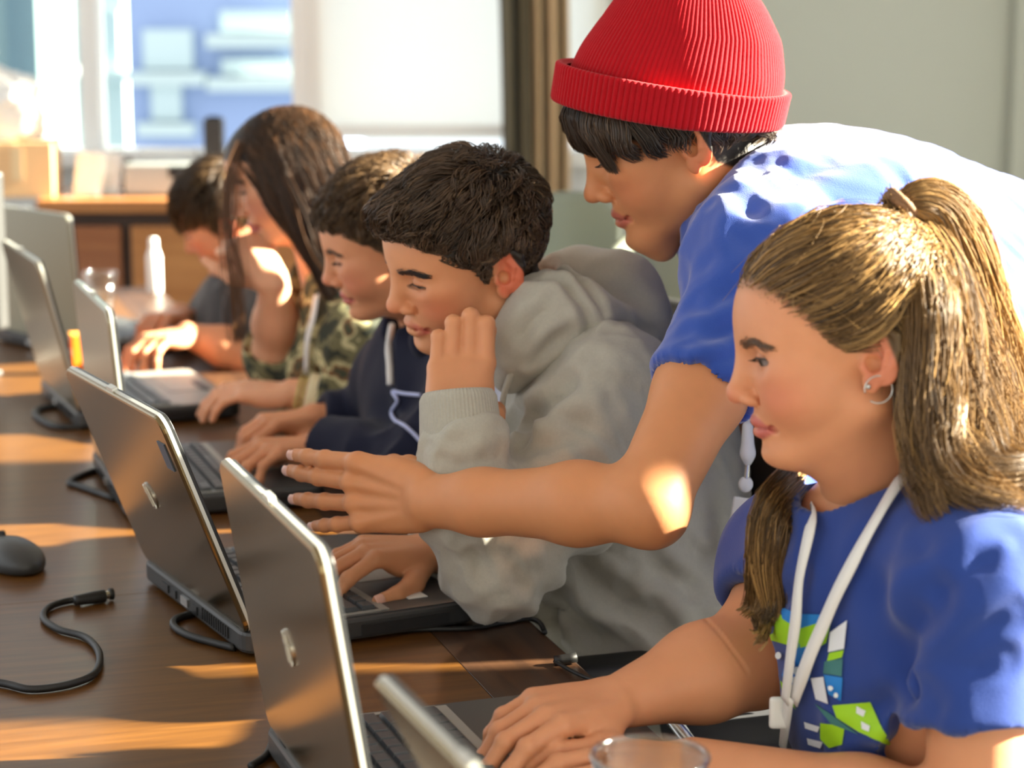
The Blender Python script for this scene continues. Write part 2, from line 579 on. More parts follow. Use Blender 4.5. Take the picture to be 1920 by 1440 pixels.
def add_hand(S, wrist, d, n, side, curls, spread=(0.10, 0.02, -.06, -.14), thumb=None, s=1.0, tight=1.0, fat=1.0, bony=False):
    """wrist point, d = direction wrist->knuckles, n = back-of-hand normal, side +1 = left hand.
    curls: 4 x (mcp, pip, dip) degrees, index..little. Returns fingertip data."""
    d = unit(d); n = unit(np.asarray(n, float) - d * np.dot(n, d))
    t = np.cross(d, n) * side                                # towards the thumb
    # palm
    L = .092 * s
    kn = []
    off = [o_ * tight for o_ in (.030, .010, -.011, -.029)]; lens = [.94, 1.0, .95, .86]
    for o, l in zip(off, lens):
        kn.append(wrist + d * L * l + t * o * s)
    for i, kpt in enumerate(kn):
        base = wrist + d * .012 * s + t * off[i] * .62 * s
        S.cone(base - n * .002 * s, kpt - n * .004 * s, .0145 * s, .0112 * s, k=.010)
    S.ell(wrist + d * .045 * s + t * .022 * s - n * .012 * s, (.026 * s, .017 * s, .015 * s), rot=np.stack([d, t, n], 1), k=.010)
    S.ell(wrist + d * .040 * s - t * .022 * s - n * .010 * s, (.030 * s, .012 * s, .013 * s), rot=np.stack([d, t, n], 1), k=.010)
    flen = [(.043, .026, .021), (.047, .029, .022), (.043, .027, .021), (.034, .020, .019)]
    frad = [(.0098, .0087, .0078, .0068), (.0100, .0088, .0079, .0069), (.0094, .0083, .0075, .0066), (.0084, .0074, .0067, .0059)]
    tips = []
    for i in range(4):
        p = kn[i] - n * .003 * s
        dirv = unit(d + t * spread[i]); ang = 0
        pts = [p]
        for j in range(3):
            ang += math.radians(curls[i][j])
            dd = dirv * math.cos(ang) - n * math.sin(ang)
            p = p + dd * flen[i][j] * s
            pts.append(p)
        S.chain(pts, [r * s * fat for r in frad[i]], k=.0028)
        for j_, q_ in ((1, 1.06), (2, 1.05)):
            S.ell(pts[j_], [frad[i][j_] * s * fat * q_] * 3, k=.003)
        if bony:
            S.ell(kn[i] + n * .0035 * s, [.0098 * s] * 3, k=.007)
            S.cone(wrist + d * .020 * s + t * off[i] * .45 * s + n * .0085 * s, kn[i] + n * .0052 * s, .0042 * s, .0050 * s, k=.0045)
        nn = n * math.cos(ang) + dirv * math.sin(ang)
        tips.append((pts[-1], dd, nn, t, frad[i][3] * s))
    if thumb is None:
        thumb = [(.45, .75, -.35), (.75, .55, -.35), (.95, .25, -.2)]
    p = wrist + d * .018 * s + t * .020 * s - n * .010 * s
    pts = [p]; rr = [.0135, .0125, .0098, .0080]
    for (a, b, c), l in zip(thumb, (.044, .034, .027)):
        dd = unit(d * a + t * b + n * c)
        p = p + dd * l * s
        pts.append(p)
    S.chain(pts, [r * s for r in rr], k=.006)
    tn = unit(t - dd * np.dot(t, dd)); tn = unit(tn * .7 + unit(n - dd * np.dot(n, dd)) * .7)
    tips.append((pts[-1], dd, tn, np.cross(dd, tn), rr[3] * s))
    return tips

def nail_mesh(parent, tips, mat, name='fingernail'):
    for (p, dd, nn, t, r) in tips:
        nn = unit(nn - dd * np.dot(nn, dd)); sd = np.cross(dd, nn)
        vs, fs = [], []
        nu, nv = 6, 6
        for i in range(nu + 1):
            for j in range(nv + 1):
                u = -.9 + 1.8 * i / nu; v = -1 + 2 * j / nv
                ang = v * .85
                edge = 1 - .25 * max(0, u) ** 2 * (v * v)
                q = p + dd * (r * u * .85 * edge + r * .25) + (sd * math.sin(ang) + nn * math.cos(ang)) * r * (1.035 - .10 * max(0, u) ** 2)
                vs.append(q)
        for i in range(nu):
            for j in range(nv):
                a = i * (nv + 1) + j
                fs.append((a, a + nv + 1, a + nv + 2, a + 1))
        o = link(name, mesh_np(name, vs, fs), mat, parent)
        m = o.modifiers.new('thick', 'SOLIDIFY'); m.thickness = .0006; m.offset = 0
# ------------------------------------------------------------------ mesh helpers for built things
def box_bm(bm, c, size, rot=None, bevel=0.0, seg=2):
    r = bmesh.ops.create_cube(bm, size=1.0)
    vs = r['verts']
    bmesh.ops.scale(bm, vec=size, verts=vs)
    if bevel > 0:
        es = list({e for v in vs for e in v.link_edges})
        rb = bmesh.ops.bevel(bm, geom=es, offset=bevel, segments=seg, affect='EDGES', profile=.5)
        vs = [v for v in rb['verts']] if rb.get('verts') else vs
        vs = list({v for f in rb['faces'] for v in f.verts} | set(vs))
    vs = [v for v in vs if v.is_valid]
    if rot is not None:
        bmesh.ops.rotate(bm, cent=(0, 0, 0), matrix=rot, verts=vs)
    bmesh.ops.translate(bm, vec=c, verts=vs)

def bm_obj(name, bm, mat=None, parent=None, smooth=False, auto=True):
    me = bpy.data.meshes.new(name)
    bm.to_mesh(me); bm.free()
    if smooth:
        for p in me.polygons: p.use_smooth = True
    return link(name, me, mat, parent)

def box_obj(name, c, size, mat, parent=None, bevel=0.0, rot=None, seg=2):
    bm = bmesh.new()
    box_bm(bm, (0, 0, 0) if parent is None and rot is None and False else c, size, rot, bevel, seg)
    return bm_obj(name, bm, mat, parent, smooth=False)

def rounded_prism(name, pts2d, z0, z1, mat, parent=None, bevel=.0, seg=2):
    bm = bmesh.new()
    vs = [bm.verts.new((x, y, z0)) for x, y in pts2d]
    f = bm.faces.new(vs)
    r = bmesh.ops.extrude_face_region(bm, geom=[f])
    bmesh.ops.translate(bm, vec=(0, 0, z1 - z0), verts=[v for v in r['geom'] if isinstance(v, bmesh.types.BMVert)])
    bmesh.ops.recalc_face_normals(bm, faces=bm.faces)
    if bevel:
        es = [e for e in bm.edges if abs(e.verts[0].co.z - e.verts[1].co.z) < 1e-6]
        bmesh.ops.bevel(bm, geom=es, offset=bevel, segments=seg, affect='EDGES', profile=.5)
    return bm_obj(name, bm, mat, parent)

def rrect(x0, y0, x1, y1, r, n=5):
    pts = []
    for cx, cy, a0 in ((x1 - r, y1 - r, 0), (x0 + r, y1 - r, 90), (x0 + r, y0 + r, 180), (x1 - r, y0 + r, 270)):
        for i in range(n + 1):
            a = math.radians(a0 + 90 * i / n)
            pts.append((cx + r * math.cos(a), cy + r * math.sin(a)))
    return pts

def lathe_obj(name, prof, mat, parent=None, seg=40, loc=(0, 0, 0), smooth=True):
    n = len(prof)
    vs, fs = [], []
    for i, (r, z) in enumerate(prof):
        for j in range(seg):
            a = 2 * math.pi * j / seg
            vs.append((loc[0] + r * math.cos(a), loc[1] + r * math.sin(a), loc[2] + z))
    for i in range(n - 1):
        for j in range(seg):
            fs.append((i * seg + j, i * seg + (j + 1) % seg, (i + 1) * seg + (j + 1) % seg, (i + 1) * seg + j))
    return link(name, mesh_np(name, vs, fs, smooth), mat, parent)

# ------------------------------------------------------------------ room
M['wall_grey'] = plain('wall_grey_green', srgb(186, 190, 178), .85, bump=(60, .1, .002), mottling=.02, mscale=3)
M['white_paint'] = plain('white_paint', (.86, .86, .83), .6)
M['floor'] = plain('floor_carpet', (.05, .048, .046), .95, bump=(300, .4, .003), mottling=.15, mscale=200)
M['ceiling'] = plain('ceiling_paint', (.82, .81, .78), .9)

WALL_Y = 6.2
def wx(px, Y=WALL_Y):
    return (px - 960) / F_PX * Y * 1.012
def wz(py, Y=WALL_Y):
    return at(960, py, Y)[2]

def struct(name, c, size, mat, parent=None, bevel=0):
    o = box_obj(name, c, size, mat, parent, bevel)
    if parent is None: o['kind'] = 'structure'
    return o

floor = struct('floor', (0, 2.5, -.05), (9.0, 8.0, .1), M['floor'])
ceiling = struct('ceiling', (-.3, 2.3, 2.95), (5.2, 8.0, .1), M['ceiling'])
wall_front = struct('wall_front', (-.3, -1.65, 1.45), (5.2, .1, 2.9), M['white_paint'])
# end wall: window bay, blind bay, grey wall
XW0, XW1, XB0, XB1, XR = -2.6, wx(590), wx(608), wx(1135), 2.0
SILL = wz(305)
wall_back = struct('wall_back', ((XB1 + XR) / 2, WALL_Y + .1, 1.45), (XR - XB1, .2, 2.9), M['wall_grey'])
wall_back_sill = struct('wall_back_lower', ((XW0 + XB1) / 2, WALL_Y + .1, SILL / 2), (XB1 - XW0, .2, SILL), M['white_paint'])
wall_back_head = struct('wall_back_upper', ((XW0 + XB1) / 2, WALL_Y + .1, 2.65), (XB1 - XW0, .2, .5), M['white_paint'])
# side wall on the right with wide window openings (out of the picture; the sun enters here)
wall_right = empty('wall_right'); wall_right['kind'] = 'structure'
struct('lower_wall', (1.72, 3.2, .2), (.14, 6.0, .4), M['white_paint'], wall_right)
struct('upper_wall', (1.72, 3.2, 2.8), (.14, 6.0, .3), M['white_paint'], wall_right)
struct('pier', (1.72, 6.0, 1.5), (.14, .40, 2.4), M['white_paint'], wall_right)
for my in (.08, 1.08, 2.08, 3.09, 4.10, 5.10):  # unseen upright bars, added to keep the sun off the man's arm
    struct('added_shade_bar', (1.70, my, 1.53), (.05, .13, 2.24), M['white_paint'], wall_right)
tr = struct('trim_1', (wx(1905) , WALL_Y - .03, 1.45), (.10, .06, 2.9), M['wall_grey'])

def window_frame(name, x0, x1, z0, z1, mullions, glass):
    mullions = sorted(mullions)
    w = empty(name, (0, 0, 0)); w['kind'] = 'structure'
    y = WALL_Y + .02; t = .05
    for nm, cx, sx in (('jamb', x0 + t / 2, t), ('jamb', x1 - t / 2, t)):
        box_obj(nm, (cx, y, (z0 + z1) / 2), (sx, .12, z1 - z0), M['white_paint'], w, .004)
    box_obj('sill', ((x0 + x1) / 2, y - .06, z0 + .02), (x1 - x0, .26, .04), M['white_paint'], w, .004)
    box_obj('head', ((x0 + x1) / 2, y, z1 - t / 2), (x1 - x0, .12, t), M['white_paint'], w, .004)
    for mx in mullions:
        box_obj('mullion', (mx, y, (z0 + z1) / 2), (.055, .10, z1 - z0), M['white_paint'], w, .004)
    xs = [x0 + t] + list(mullions) + [x1 - t]
    for a, b in zip(xs[:-1], xs[1:]):
        box_obj('pane', ((a + b) / 2, y + .01, (z0 + z1) / 2), (b - a, .006, z1 - z0 - .06), glass, w)
    return w

m, nt, b = mat_new('window_glass')
b.inputs['Base Color'].default_value = (.92, .96, .98, 1)
b.inputs['Roughness'].default_value = .02
b.inputs['Transmission Weight'].default_value = 1.0
b.inputs['IOR'].default_value = 1.02
M['glass'] = m
window_frame('window_1', XW0, XW1, SILL, 2.4, [wx(188), wx(-140)], M['glass'])
window_frame('window_2', XW1 + .0, XB1, SILL, 2.4, [], M['glass'])

# translucent white roller blind that fills the second window
m, nt, b = mat_new('blind_fabric')
tr_ = N(nt, 'ShaderNodeBsdfTranslucent'); tr_.inputs['Color'].default_value = (1.0, .99, .95, 1)
df = N(nt, 'ShaderNodeBsdfDiffuse'); df.inputs['Color'].default_value = (.92, .91, .86, 1)
mx = N(nt, 'ShaderNodeMixShader'); mx.inputs[0].default_value = .85
nt.links.new(df.outputs[0], mx.inputs[1]); nt.links.new(tr_.outputs[0], mx.inputs[2])
nt.links.new(mx.outputs[0], nt.nodes['Material Output'].inputs[0])
M['blind'] = m
bl = empty('roller_blind', (0, 0, 0))
tag(bl, 'bright white roller blind filling the window behind the students', 'blind')
bx0, bx1 = wx(612), wx(1128)
box_obj('blind_fabric', ((bx0 + bx1) / 2, WALL_Y - .075, (SILL + 2.35) / 2 + .05), (bx1 - bx0, .003, 2.3 - SILL), M['blind'], bl)
box_obj('bottom_bar', ((bx0 + bx1) / 2, WALL_Y - .075, SILL + .10), (bx1 - bx0, .016, .03), M['white_paint'], bl, .005)
box_obj('roller_case', ((bx0 + bx1) / 2, WALL_Y - .07, 2.40), (bx1 - bx0 + .02, .09, .09), M['white_paint'], bl, .02)

# gathered curtain beside the blind
M['curtain'] = tinted('curtain_cloth', rough=.9, spec=.1, sheen=.3, bump=(500, .3, .001), mottling=.12, mscale=18)
def curtain(name, x0, x1, y, z0, z1, folds, depth, cols, label):
    nx, nz = 90, 24
    us = np.linspace(0, 1, nx); zs = np.linspace(z0, z1, nz)
    vs, cl = [], []
    for z in zs:
        t = (z - z0) / (z1 - z0)
        sw = .012 * math.sin(t * 5)
        for u in us:
            ph = u * folds * 2 * math.pi + .5 * math.sin(t * 3 + u * 4)
            vs.append((x0 + (x1 - x0) * (u * (1 - .12 * (1 - t)) + .06 * (1 - t)) + sw + .006 * math.sin(ph * 2), y + depth * math.sin(ph) + .01 * math.sin(7 * t + 9 * u), z))
            k = int(u * len(cols)) if u < 1 else len(cols) - 1
            cl.append(cols[k])
    fs = []
    for i in range(nz - 1):
        for j in range(nx - 1):
            a = i * nx + j
            fs.append((a, a + 1, a + nx + 1, a + nx))
    o = link(name, mesh_np(name, vs, fs, col=np.array(cl)), M['curtain'])
    md = o.modifiers.new('thick', 'SOLIDIFY'); md.thickness = .004
    tag(o, label, 'curtain')
    return o
dk, tn = srgb(104, 96, 74), srgb(205, 178, 138)
dk2 = srgb(70, 66, 52)
curtain('curtain', wx(930), wx(1062), WALL_Y - .20, .05, 2.55, 5, .03, [dk2, dk, dk2, dk, dk, tn, tn, dk, tn, tn, dk, tn], 'dark brown curtain with tan stripes gathered beside the white blind')
curtain('curtain', wx(1074), wx(1108), WALL_Y - .20, 1.46, 2.55, 2, .02, [dk2, dk2, dk, dk2], 'short narrow dark curtain end hanging behind the red hat')
box_obj('curtain_rod', ((wx(900) + wx(1130)) / 2, WALL_Y - .20, 2.57), (wx(1130) - wx(900), .02, .02), plain('rod_metal', (.2, .2, .2), .4, .8))
tag(bpy.data.objects['curtain_rod'], 'thin dark curtain rod above the brown curtain', 'rod')
for xx in (wx(915), wx(1120)):
    box_obj('rod_bracket', (xx, WALL_Y - .10, 2.57), (.02, .22, .03), plain('bracket_metal', (.2, .2, .2), .4, .8), bpy.data.objects['curtain_rod'])

# buildings across the street, seen blurred through the left window
M['far_blue'] = plain('far_facade_blue', srgb(150, 168, 205), .8, mottling=.05, mscale=.6)
M['far_pale'] = plain('far_facade_pale', srgb(194, 208, 206), .8, mottling=.05, mscale=.6)
M['far_green'] = plain('far_facade_green', srgb(125, 148, 146), .8)
M['far_win'] = plain('far_window', srgb(196, 212, 212), .3)
def far_building(name, px0, px1, Y, top, mat, wins, label):
    X0, X1 = wx(px0, Y), wx(px1, Y)
    e = empty(name, ((X0 + X1) / 2, Y + 2, -8))
    cx = (X0 + X1) / 2
    box_obj('facade', (0, 0, (top + 8) / 2), (X1 - X0, 4, top + 8), mat, e)
    box_obj('parapet', (0, -.1, top + 8.1), (X1 - X0 + .3, 4.3, .25), M['far_pale'], e)
    for (a, bq, c, d) in wins:
        x0, x1 = wx(a, Y) - cx, wx(bq, Y) - cx
        z0, z1 = wz(d, Y) + 8, wz(c, Y) + 8
        w = box_obj('window', ((x0 + x1) / 2, -2.05, (z0 + z1) / 2), (x1 - x0, .14, z1 - z0), M['far_win'], e)
        box_obj('window_ledge', ((x0 + x1) / 2, -2.12, z0 - .1), (x1 - x0 + .3, .3, .15), M['far_pale'], w)
    tag(e, label, 'building')
    return e
far_building('office_building', 255, 640, 24, 6, M['far_blue'], [(288, 378, 55, 130), (300, 355, 150, 225), (430, 560, 20, 60), (430, 560, 110, 140)], 'pale blue office building across the street with pale windows')
far_building('office_building', 72, 252, 34, 8, M['far_pale'], [(85, 150, 20, 120), (85, 150, 140, 280), (210, 246, 20, 130)], 'pale whitish building across the street left of the blue one')
far_building('office_building', -420, 34, 26, 7, M['far_green'], [(-60, 10, 180, 290)], 'grey green building at the left edge of the window')
# ------------------------------------------------------------------ conference table
def wood(name, base, dark, scale=6.0, rough=.33, along='X', coat=.25):
    m, nt, b = mat_new(name)
    tc = N(nt, 'ShaderNodeTexCoord')
    mp = N(nt, 'ShaderNodeMapping')
    mp.inputs['Scale'].default_value = (1.2, 14, 14) if along == 'X' else (14, 1.2, 14)
    nt.links.new(tc.outputs['Object'], mp.inputs['Vector'])
    no = N(nt, 'ShaderNodeTexNoise'); no.inputs['Scale'].default_value = scale; no.inputs['Detail'].default_value = 7; no.inputs['Distortion'].default_value = .6
    nt.links.new(mp.outputs[0], no.inputs['Vector'])
    cr = N(nt, 'ShaderNodeValToRGB')
    cr.color_ramp.elements[0].position = .36; cr.color_ramp.elements[0].color = (*dark, 1)
    cr.color_ramp.elements[1].position = .66; cr.color_ramp.elements[1].color = (*base, 1)
    nt.links.new(no.outputs['Fac'], cr.inputs[0]); nt.links.new(cr.outputs[0], b.inputs['Base Color'])
    b.inputs['Roughness'].default_value = rough
    b.inputs['Coat Weight'].default_value = coat; b.inputs['Coat Roughness'].default_value = .22
    b.inputs['Specular IOR Level'].default_value = .4
    bp = N(nt, 'ShaderNodeBump'); bp.inputs['Strength'].default_value = .06; bp.inputs['Distance'].default_value = .001
    nt.links.new(no.outputs['Fac'], bp.inputs['Height']); nt.links.new(bp.outputs['Normal'], b.inputs['Normal'])
    return m

M['table_wood'] = wood('table_veneer', (.138, .056, .010), (.090, .035, .006), along='X', coat=.08, rough=.38)
M['table_band'] = wood('table_border_veneer', (.085, .038, .017), (.045, .020, .010), along='Y', scale=4, rough=.45)
M['table_panel'] = wood('table_panel_veneer', (.19, .07, .02), (.12, .045, .013), along='Y', scale=4)
M['table_edge'] = plain('table_edge_dark', (.03, .018, .012), .4)
TAB_YAW = math.radians(17.5)
# table axes: x' towards the seats, y' along the row
ux, uy = V(math.cos(TAB_YAW), math.sin(TAB_YAW), 0), V(-math.sin(TAB_YAW), math.cos(TAB_YAW), 0)
edge0 = on_z(1110, 1262, TABLE_Z)                       # a point on the seat-side edge
table = empty('conference_table', (edge0[0], edge0[1], 0), TAB_YAW)
tag(table, 'long dark brown wooden conference table under the open laptops', 'table')
T_W, T_Y0, T_Y1 = 1.7, -2.2, 3.05
rounded_prism('table_core', rrect(-T_W, T_Y0, 0, T_Y1, .03), TABLE_Z - .045, TABLE_Z - .0015, M['table_edge'], table, .004)
BAND = .115
# veneer sheets of the top, each its own piece with a fine joint
def sheet(nm, x0, x1, y0, y1, mat):
    box_obj(nm, ((x0 + x1) / 2, (y0 + y1) / 2, TABLE_Z - .0045), (x1 - x0 - .0008, y1 - y0 - .0008, .009), mat, table, .0003, seg=1)
ys = [T_Y0 + .03, -1.62, -.60, .42, 1.44, 2.46, T_Y1 - .03]
for a, c in zip(ys[:-1], ys[1:]):
    sheet('veneer_panel', -T_W + .03, -BAND, a, c, M['table_wood'])
    sheet('veneer_border', -BAND, -.004, a, c, M['table_band'])
for lx in (-T_W + .25, -.45):
    for ly in (T_Y0 + .6, T_Y1 - .5):
        box_obj('leg', (lx, ly, (TABLE_Z - .045) / 2), (.09, .09, TABLE_Z - .045), M['table_edge'], table, .006)

# ------------------------------------------------------------------ laptops
def brushed(name, col, rough=.33, metal=.75):
    m, nt, b = mat_new(name)
    b.inputs['Base Color'].default_value = (*col, 1)
    b.inputs['Metallic'].default_value = metal
    b.inputs['Roughness'].default_value = rough
    tc = N(nt, 'ShaderNodeTexCoord'); no = N(nt, 'ShaderNodeTexNoise'); no.inputs['Scale'].default_value = 800
    nt.links.new(tc.outputs['Object'], no.inputs['Vector'])
    bp = N(nt, 'ShaderNodeBump'); bp.inputs['Strength'].default_value = .04; bp.inputs['Distance'].default_value = .0003
    nt.links.new(no.outputs['Fac'], bp.inputs['Height']); nt.links.new(bp.outputs['Normal'], b.inputs['Normal'])
    return m
M['lid'] = brushed('lid_taupe', (.31, .245, .135), .20, .95)
M['lid_trim'] = brushed('lid_silver_trim', (.68, .69, .64), .35, .5)
M['bezel'] = plain('screen_bezel', (.018, .019, .020), .35)
M['deck'] = plain('laptop_deck', (.055, .058, .058), .38, mottling=.05)
M['deck_trim'] = plain('laptop_deck_trim', (.33, .33, .30), .4, .3)
M['base_dark'] = plain('laptop_case', (.035, .036, .036), .42, bump=(400, .1, .0005))
M['key'] = plain('laptop_keycap', (.050, .055, .060), .42)
M['key_light'] = plain('laptop_keycap_grey', (.17, .19, .20), .45)
M['rubber'] = plain('black_rubber', (.012, .012, .012), .5)
M['steel'] = plain('steel', (.62, .62, .60), .25, .9)
M['sticker'] = plain('white_sticker', (.82, .81, .76), .6)
m, nt, b = mat_new('lit_screen')
b.inputs['Base Color'].default_value = (.02, .02, .025, 1)
b.inputs['Emission Color'].default_value = (.62, .75, .95, 1); b.inputs['Emission Strength'].default_value = .35
b.inputs['Roughness'].default_value = .25
M['screen'] = m

LW, LD, LHH = .335, .250, .245
key_mesh = {}
def keycap(w, mat):
    k = (round(w, 4), mat.name)
    if k not in key_mesh:
        bm = bmesh.new()
        hb, ht, d, h = w / 2, w / 2 - .0014, .0150, .0042
        lo = [bm.verts.new(p) for p in ((-d / 2, -hb, 0), (d / 2, -hb, 0), (d / 2, hb, 0), (-d / 2, hb, 0))]
        dd = d / 2 - .0014
        hi = [bm.verts.new(p) for p in ((-dd, -ht, h), (dd, -ht, h), (dd, ht, h), (-dd, ht, h))]
        bm.faces.new(hi)
        for i in range(4):
            bm.faces.new((lo[i], lo[(i + 1) % 4], hi[(i + 1) % 4], hi[i]))
        bmesh.ops.recalc_face_normals(bm, faces=bm.faces)
        me = bpy.data.meshes.new('key'); bm.to_mesh(me); bm.free(); me.materials.append(mat)
        key_mesh[k] = me
    return key_mesh[k]

def laptop(near, yaw, tilt, label, lid_mat, keymat, keys=True, badge=True, vents=True, trim=True, group='open laptops along the table', deckmat=None):
    yaw = math.radians(yaw); tilt = math.radians(tilt)
    hd = V(-math.sin(yaw), math.cos(yaw), 0)
    c = V(near[0], near[1], 0) + hd * LW / 2
    e = empty('laptop', (c[0], c[1], TABLE_Z), yaw)
    tag(e, label, 'laptop', group)
    BT = .027
    w2 = LW / 2
    deckmat = deckmat or M['deck']
    base = rounded_prism('base', rrect(-.012, -w2, LD, w2, .018), .004, BT, M['base_dark'], e, .004, 2)
    rounded_prism('palm_rest_deck', rrect(.004, -w2 + .006, LD - .006, w2 - .006, .014), BT - .002, BT + .0012, deckmat, base)
    for sx in (.012, LD - .025):
        for sy in (-w2 + .02, w2 - .02):
            lathe_obj('foot', [(0, 0), (.008, 0), (.007, .005), (0, .005)], M['rubber'], base, 12, (sx, sy, 0))
    if trim:
        # pale frame around keyboard and touchpad
        kx0, kx1 = .028, .142
        for (x0, x1, y0, y1) in ((kx0 - .006, kx0, -w2 + .012, w2 - .012), (kx1, kx1 + .010, -w2 + .012, w2 - .012), (kx0, kx1, -w2 + .010, -w2 + .016), (kx0, kx1, w2 - .016, w2 - .010)):
            box_obj('keyboard_trim', ((x0 + x1) / 2, (y0 + y1) / 2, BT + .0015), (x1 - x0, y1 - y0, .0012), M['deck_trim'], base)
    tp = rounded_prism('touchpad', rrect(.163, -.048, .215, .036, .004), BT + .0008, BT + .0020, M['deck_trim'] if trim else M['base_dark'], base)
    for yy in (-.027, .015):
        rounded_prism('touchpad_button', rrect(.217, yy - .020, .229, yy + .020, .002), BT + .0008, BT + .0028, M['base_dark'], base)
    kb = rounded_prism('keyboard', rrect(.029, -w2 + .017, .141, w2 - .017, .003), BT + .0004, BT + .0016, M['bezel'], e)
    if keys:
        rows = 6
        for r_ in range(rows):
            x = .0385 + r_ * .0187
            widths = [.0172] * 16 if r_ == 0 else ([.0172] * 13 + [.036] if r_ in (1,) else ([.026] + [.0172] * 12 + [.027] if r_ == 2 else ([.031] + [.0172] * 11 + [.040] if r_ == 3 else ([.040] + [.0172] * 10 + [.049] if r_ == 4 else [.023, .0172, .0172, .0172, .098, .0172, .0172, .0172, .0172, .0172]))))
            tot = sum(widths) + .0016 * (len(widths) - 1)
            s = (LW - .040) / tot
            y = w2 - .020                                  # the typist's left is towards +y
            for w in widths:
                ww = w * s
                o = bpy.data.objects.new('key', keycap(ww, keymat)); COL.objects.link(o); o.parent = kb
                o.location = (x, y - ww / 2, BT + .0016)
                y -= ww + .0016 * s
    # lid: built in its own frame then tilted back about the hinge line
    rot = Matrix.Rotation(-tilt, 4, 'Y')
    H0 = Vector((0, 0, BT + .001))
    lid = bpy.data.objects.new('lid', None)
    def tilt_me(o):
        o.data.transform(Matrix.Translation(H0) @ rot)
    def lidbox(nm, pts, x0, x1, mat, par, bevel=0):
        # outline given in (y, z); thickness along x
        o = rounded_prism(nm, [(p[0], p[1]) for p in pts], x0, x1, mat, None, bevel)
        o.data.transform(Matrix(((0, 0, 1, 0), (1, 0, 0, 0), (0, 1, 0, 0), (0, 0, 0, 1))))
        tilt_me(o); o.parent = par
        return o
    bpy.data.objects.remove(lid)
    lid = lidbox('lid', rrect(-w2, .0, w2, LHH, .016), -.009, -.0015, lid_mat, e, .0025)
    lidbox('lid_edge_trim', rrect(-w2 - .0008, -.0005, w2 + .0008, LHH + .0008, .0165), -.0045, -.0008, M['lid_trim'], lid)
    lidbox('screen_bezel', rrect(-w2 + .001, .001, w2 - .001, LHH - .001, .015), -.0015, .0035, M['bezel'], lid, .001)
    lidbox('screen', rrect(-w2 + .020, .026, w2 - .020, LHH - .016, .001), .0032, .0042, M['screen'], lid)
    # latch on the top edge, hinge barrels at the bottom
    lidbox('latch', rrect(-.013, LHH - .001, .009, LHH + .0045, .002), -.006, .0, M['lid_trim'], lid)
    for sy in (-w2 + .045, w2 - .045):
        bm = bmesh.new()
        bmesh.ops.create_cone(bm, cap_ends=True, segments=16, radius1=.0075, radius2=.0075, depth=.04, matrix=Matrix.Translation((-.002, sy, BT + .001)) @ Matrix.Rotation(math.radians(90), 4, 'X'))
        bm_obj('hinge', bm, M['base_dark'], e, True)
    if badge:
        # round metal emblem in the middle of the lid back, with slanted strokes
        def disc(nm, r0, x0, x1, mat, cy=0, cz=LHH / 2):
            return lidbox(nm, [(cy + r0 * math.cos(a), cz + r0 * math.sin(a)) for a in np.linspace(0, 2 * math.pi, 36, endpoint=False)], x0, x1, mat, lid)
        em = disc('emblem', .0155, -.0105, -.0088, M['steel'])
        em2 = disc('emblem_field', .0132, -.0108, -.0100, lid_mat)
        for k, dy in enumerate((-.0055, .0045)):
            lidbox('emblem_stroke', [(dy - .0012 + .004, LHH / 2 + .012), (dy + .0012 + .004, LHH / 2 + .012), (dy + .0012 - .004, LHH / 2 - .012), (dy - .0012 - .004, LHH / 2 - .012)], -.0114, -.0104, M['steel'], lid)
            lidbox('emblem_stroke', [(dy + .0006, LHH / 2 + .004), (dy + .006, LHH / 2 + .004), (dy + .006, LHH / 2 + .002), (dy + .0006, LHH / 2 + .002)], -.0114, -.0104, M['steel'], lid)
    if vents:
        for i in range(12):
            box_obj('vent_slot', (-.0125, -w2 + .05 + i * .007, .016), (.002, .004, .012), M['rubber'], base)
        for i, yy in enumerate((-w2 + .15, -w2 + .185, -w2 + .22, -w2 + .25)):
            box_obj('port', (-.0125, yy, .014), (.0025, .022 if i % 2 else .014, .009), M['steel'] if i == 1 else M['bezel'], base)
        for i in range(9):                                     # side vents and drive on the near side
            box_obj('side_vent_slot', (.03 + i * .006, -w2 - .0002, .015), (.003, .0015, .010), M['rubber'], base)
        box_obj('drive_slot', (.165, -w2 - .0004, .014), (.10, .002, .011), M['bezel'], base)
    return e

taupe2 = brushed('lid_brown', (.235, .178, .092), .22, .95)
taupe3 = brushed('lid_grey', (.38, .34, .25), .34, .9)
n1 = (-.093, 1.439)
L1 = laptop(n1, 19.8, 9.1, 'nearest whole laptop, taupe lid with round emblem, in front of the ponytailed girl', M['lid'], M['key'])
L2 = laptop((-.257, 2.019), 27.5, 20.8, 'brown lidded laptop leaning back, used by the boy in the grey hoodie', taupe2, M['key'])
L3 = laptop((-.479, 2.589), 18.8, 4.8, 'laptop in front of the boy in the navy hoodie, lid almost upright', taupe3, M['key'], badge=False)
L5 = laptop((-.661, 3.172), 22.5, 13.5, 'laptop with pale keys typed on by the long haired girl', taupe3, M['key_light'], badge=False, deckmat=M['deck_trim'])
L6 = laptop((-.790, 3.815), 41.7, 4.0, 'far laptop with a plain grey lid, used by the boy at the end', plain('lid_plain_grey', srgb(150, 150, 132), .45), M['key_light'], badge=False)
# cut-off laptop at the bottom edge of the picture: same make, next seat along
tl = at(712, 1268, 1.235)
y0, t0 = math.radians(21), math.radians(28)
hd0, ud0 = V(-math.sin(y0), math.cos(y0), 0), V(math.cos(y0), math.sin(y0), 0)
near0 = tl - hd0 * LW + ud0 * math.sin(t0) * LHH
L0 = laptop((near0[0], near0[1]), 21, 28, 'blurred laptop cut off by the bottom edge, only its lid top showing', M['lid'], M['key'], keys=False, vents=False)
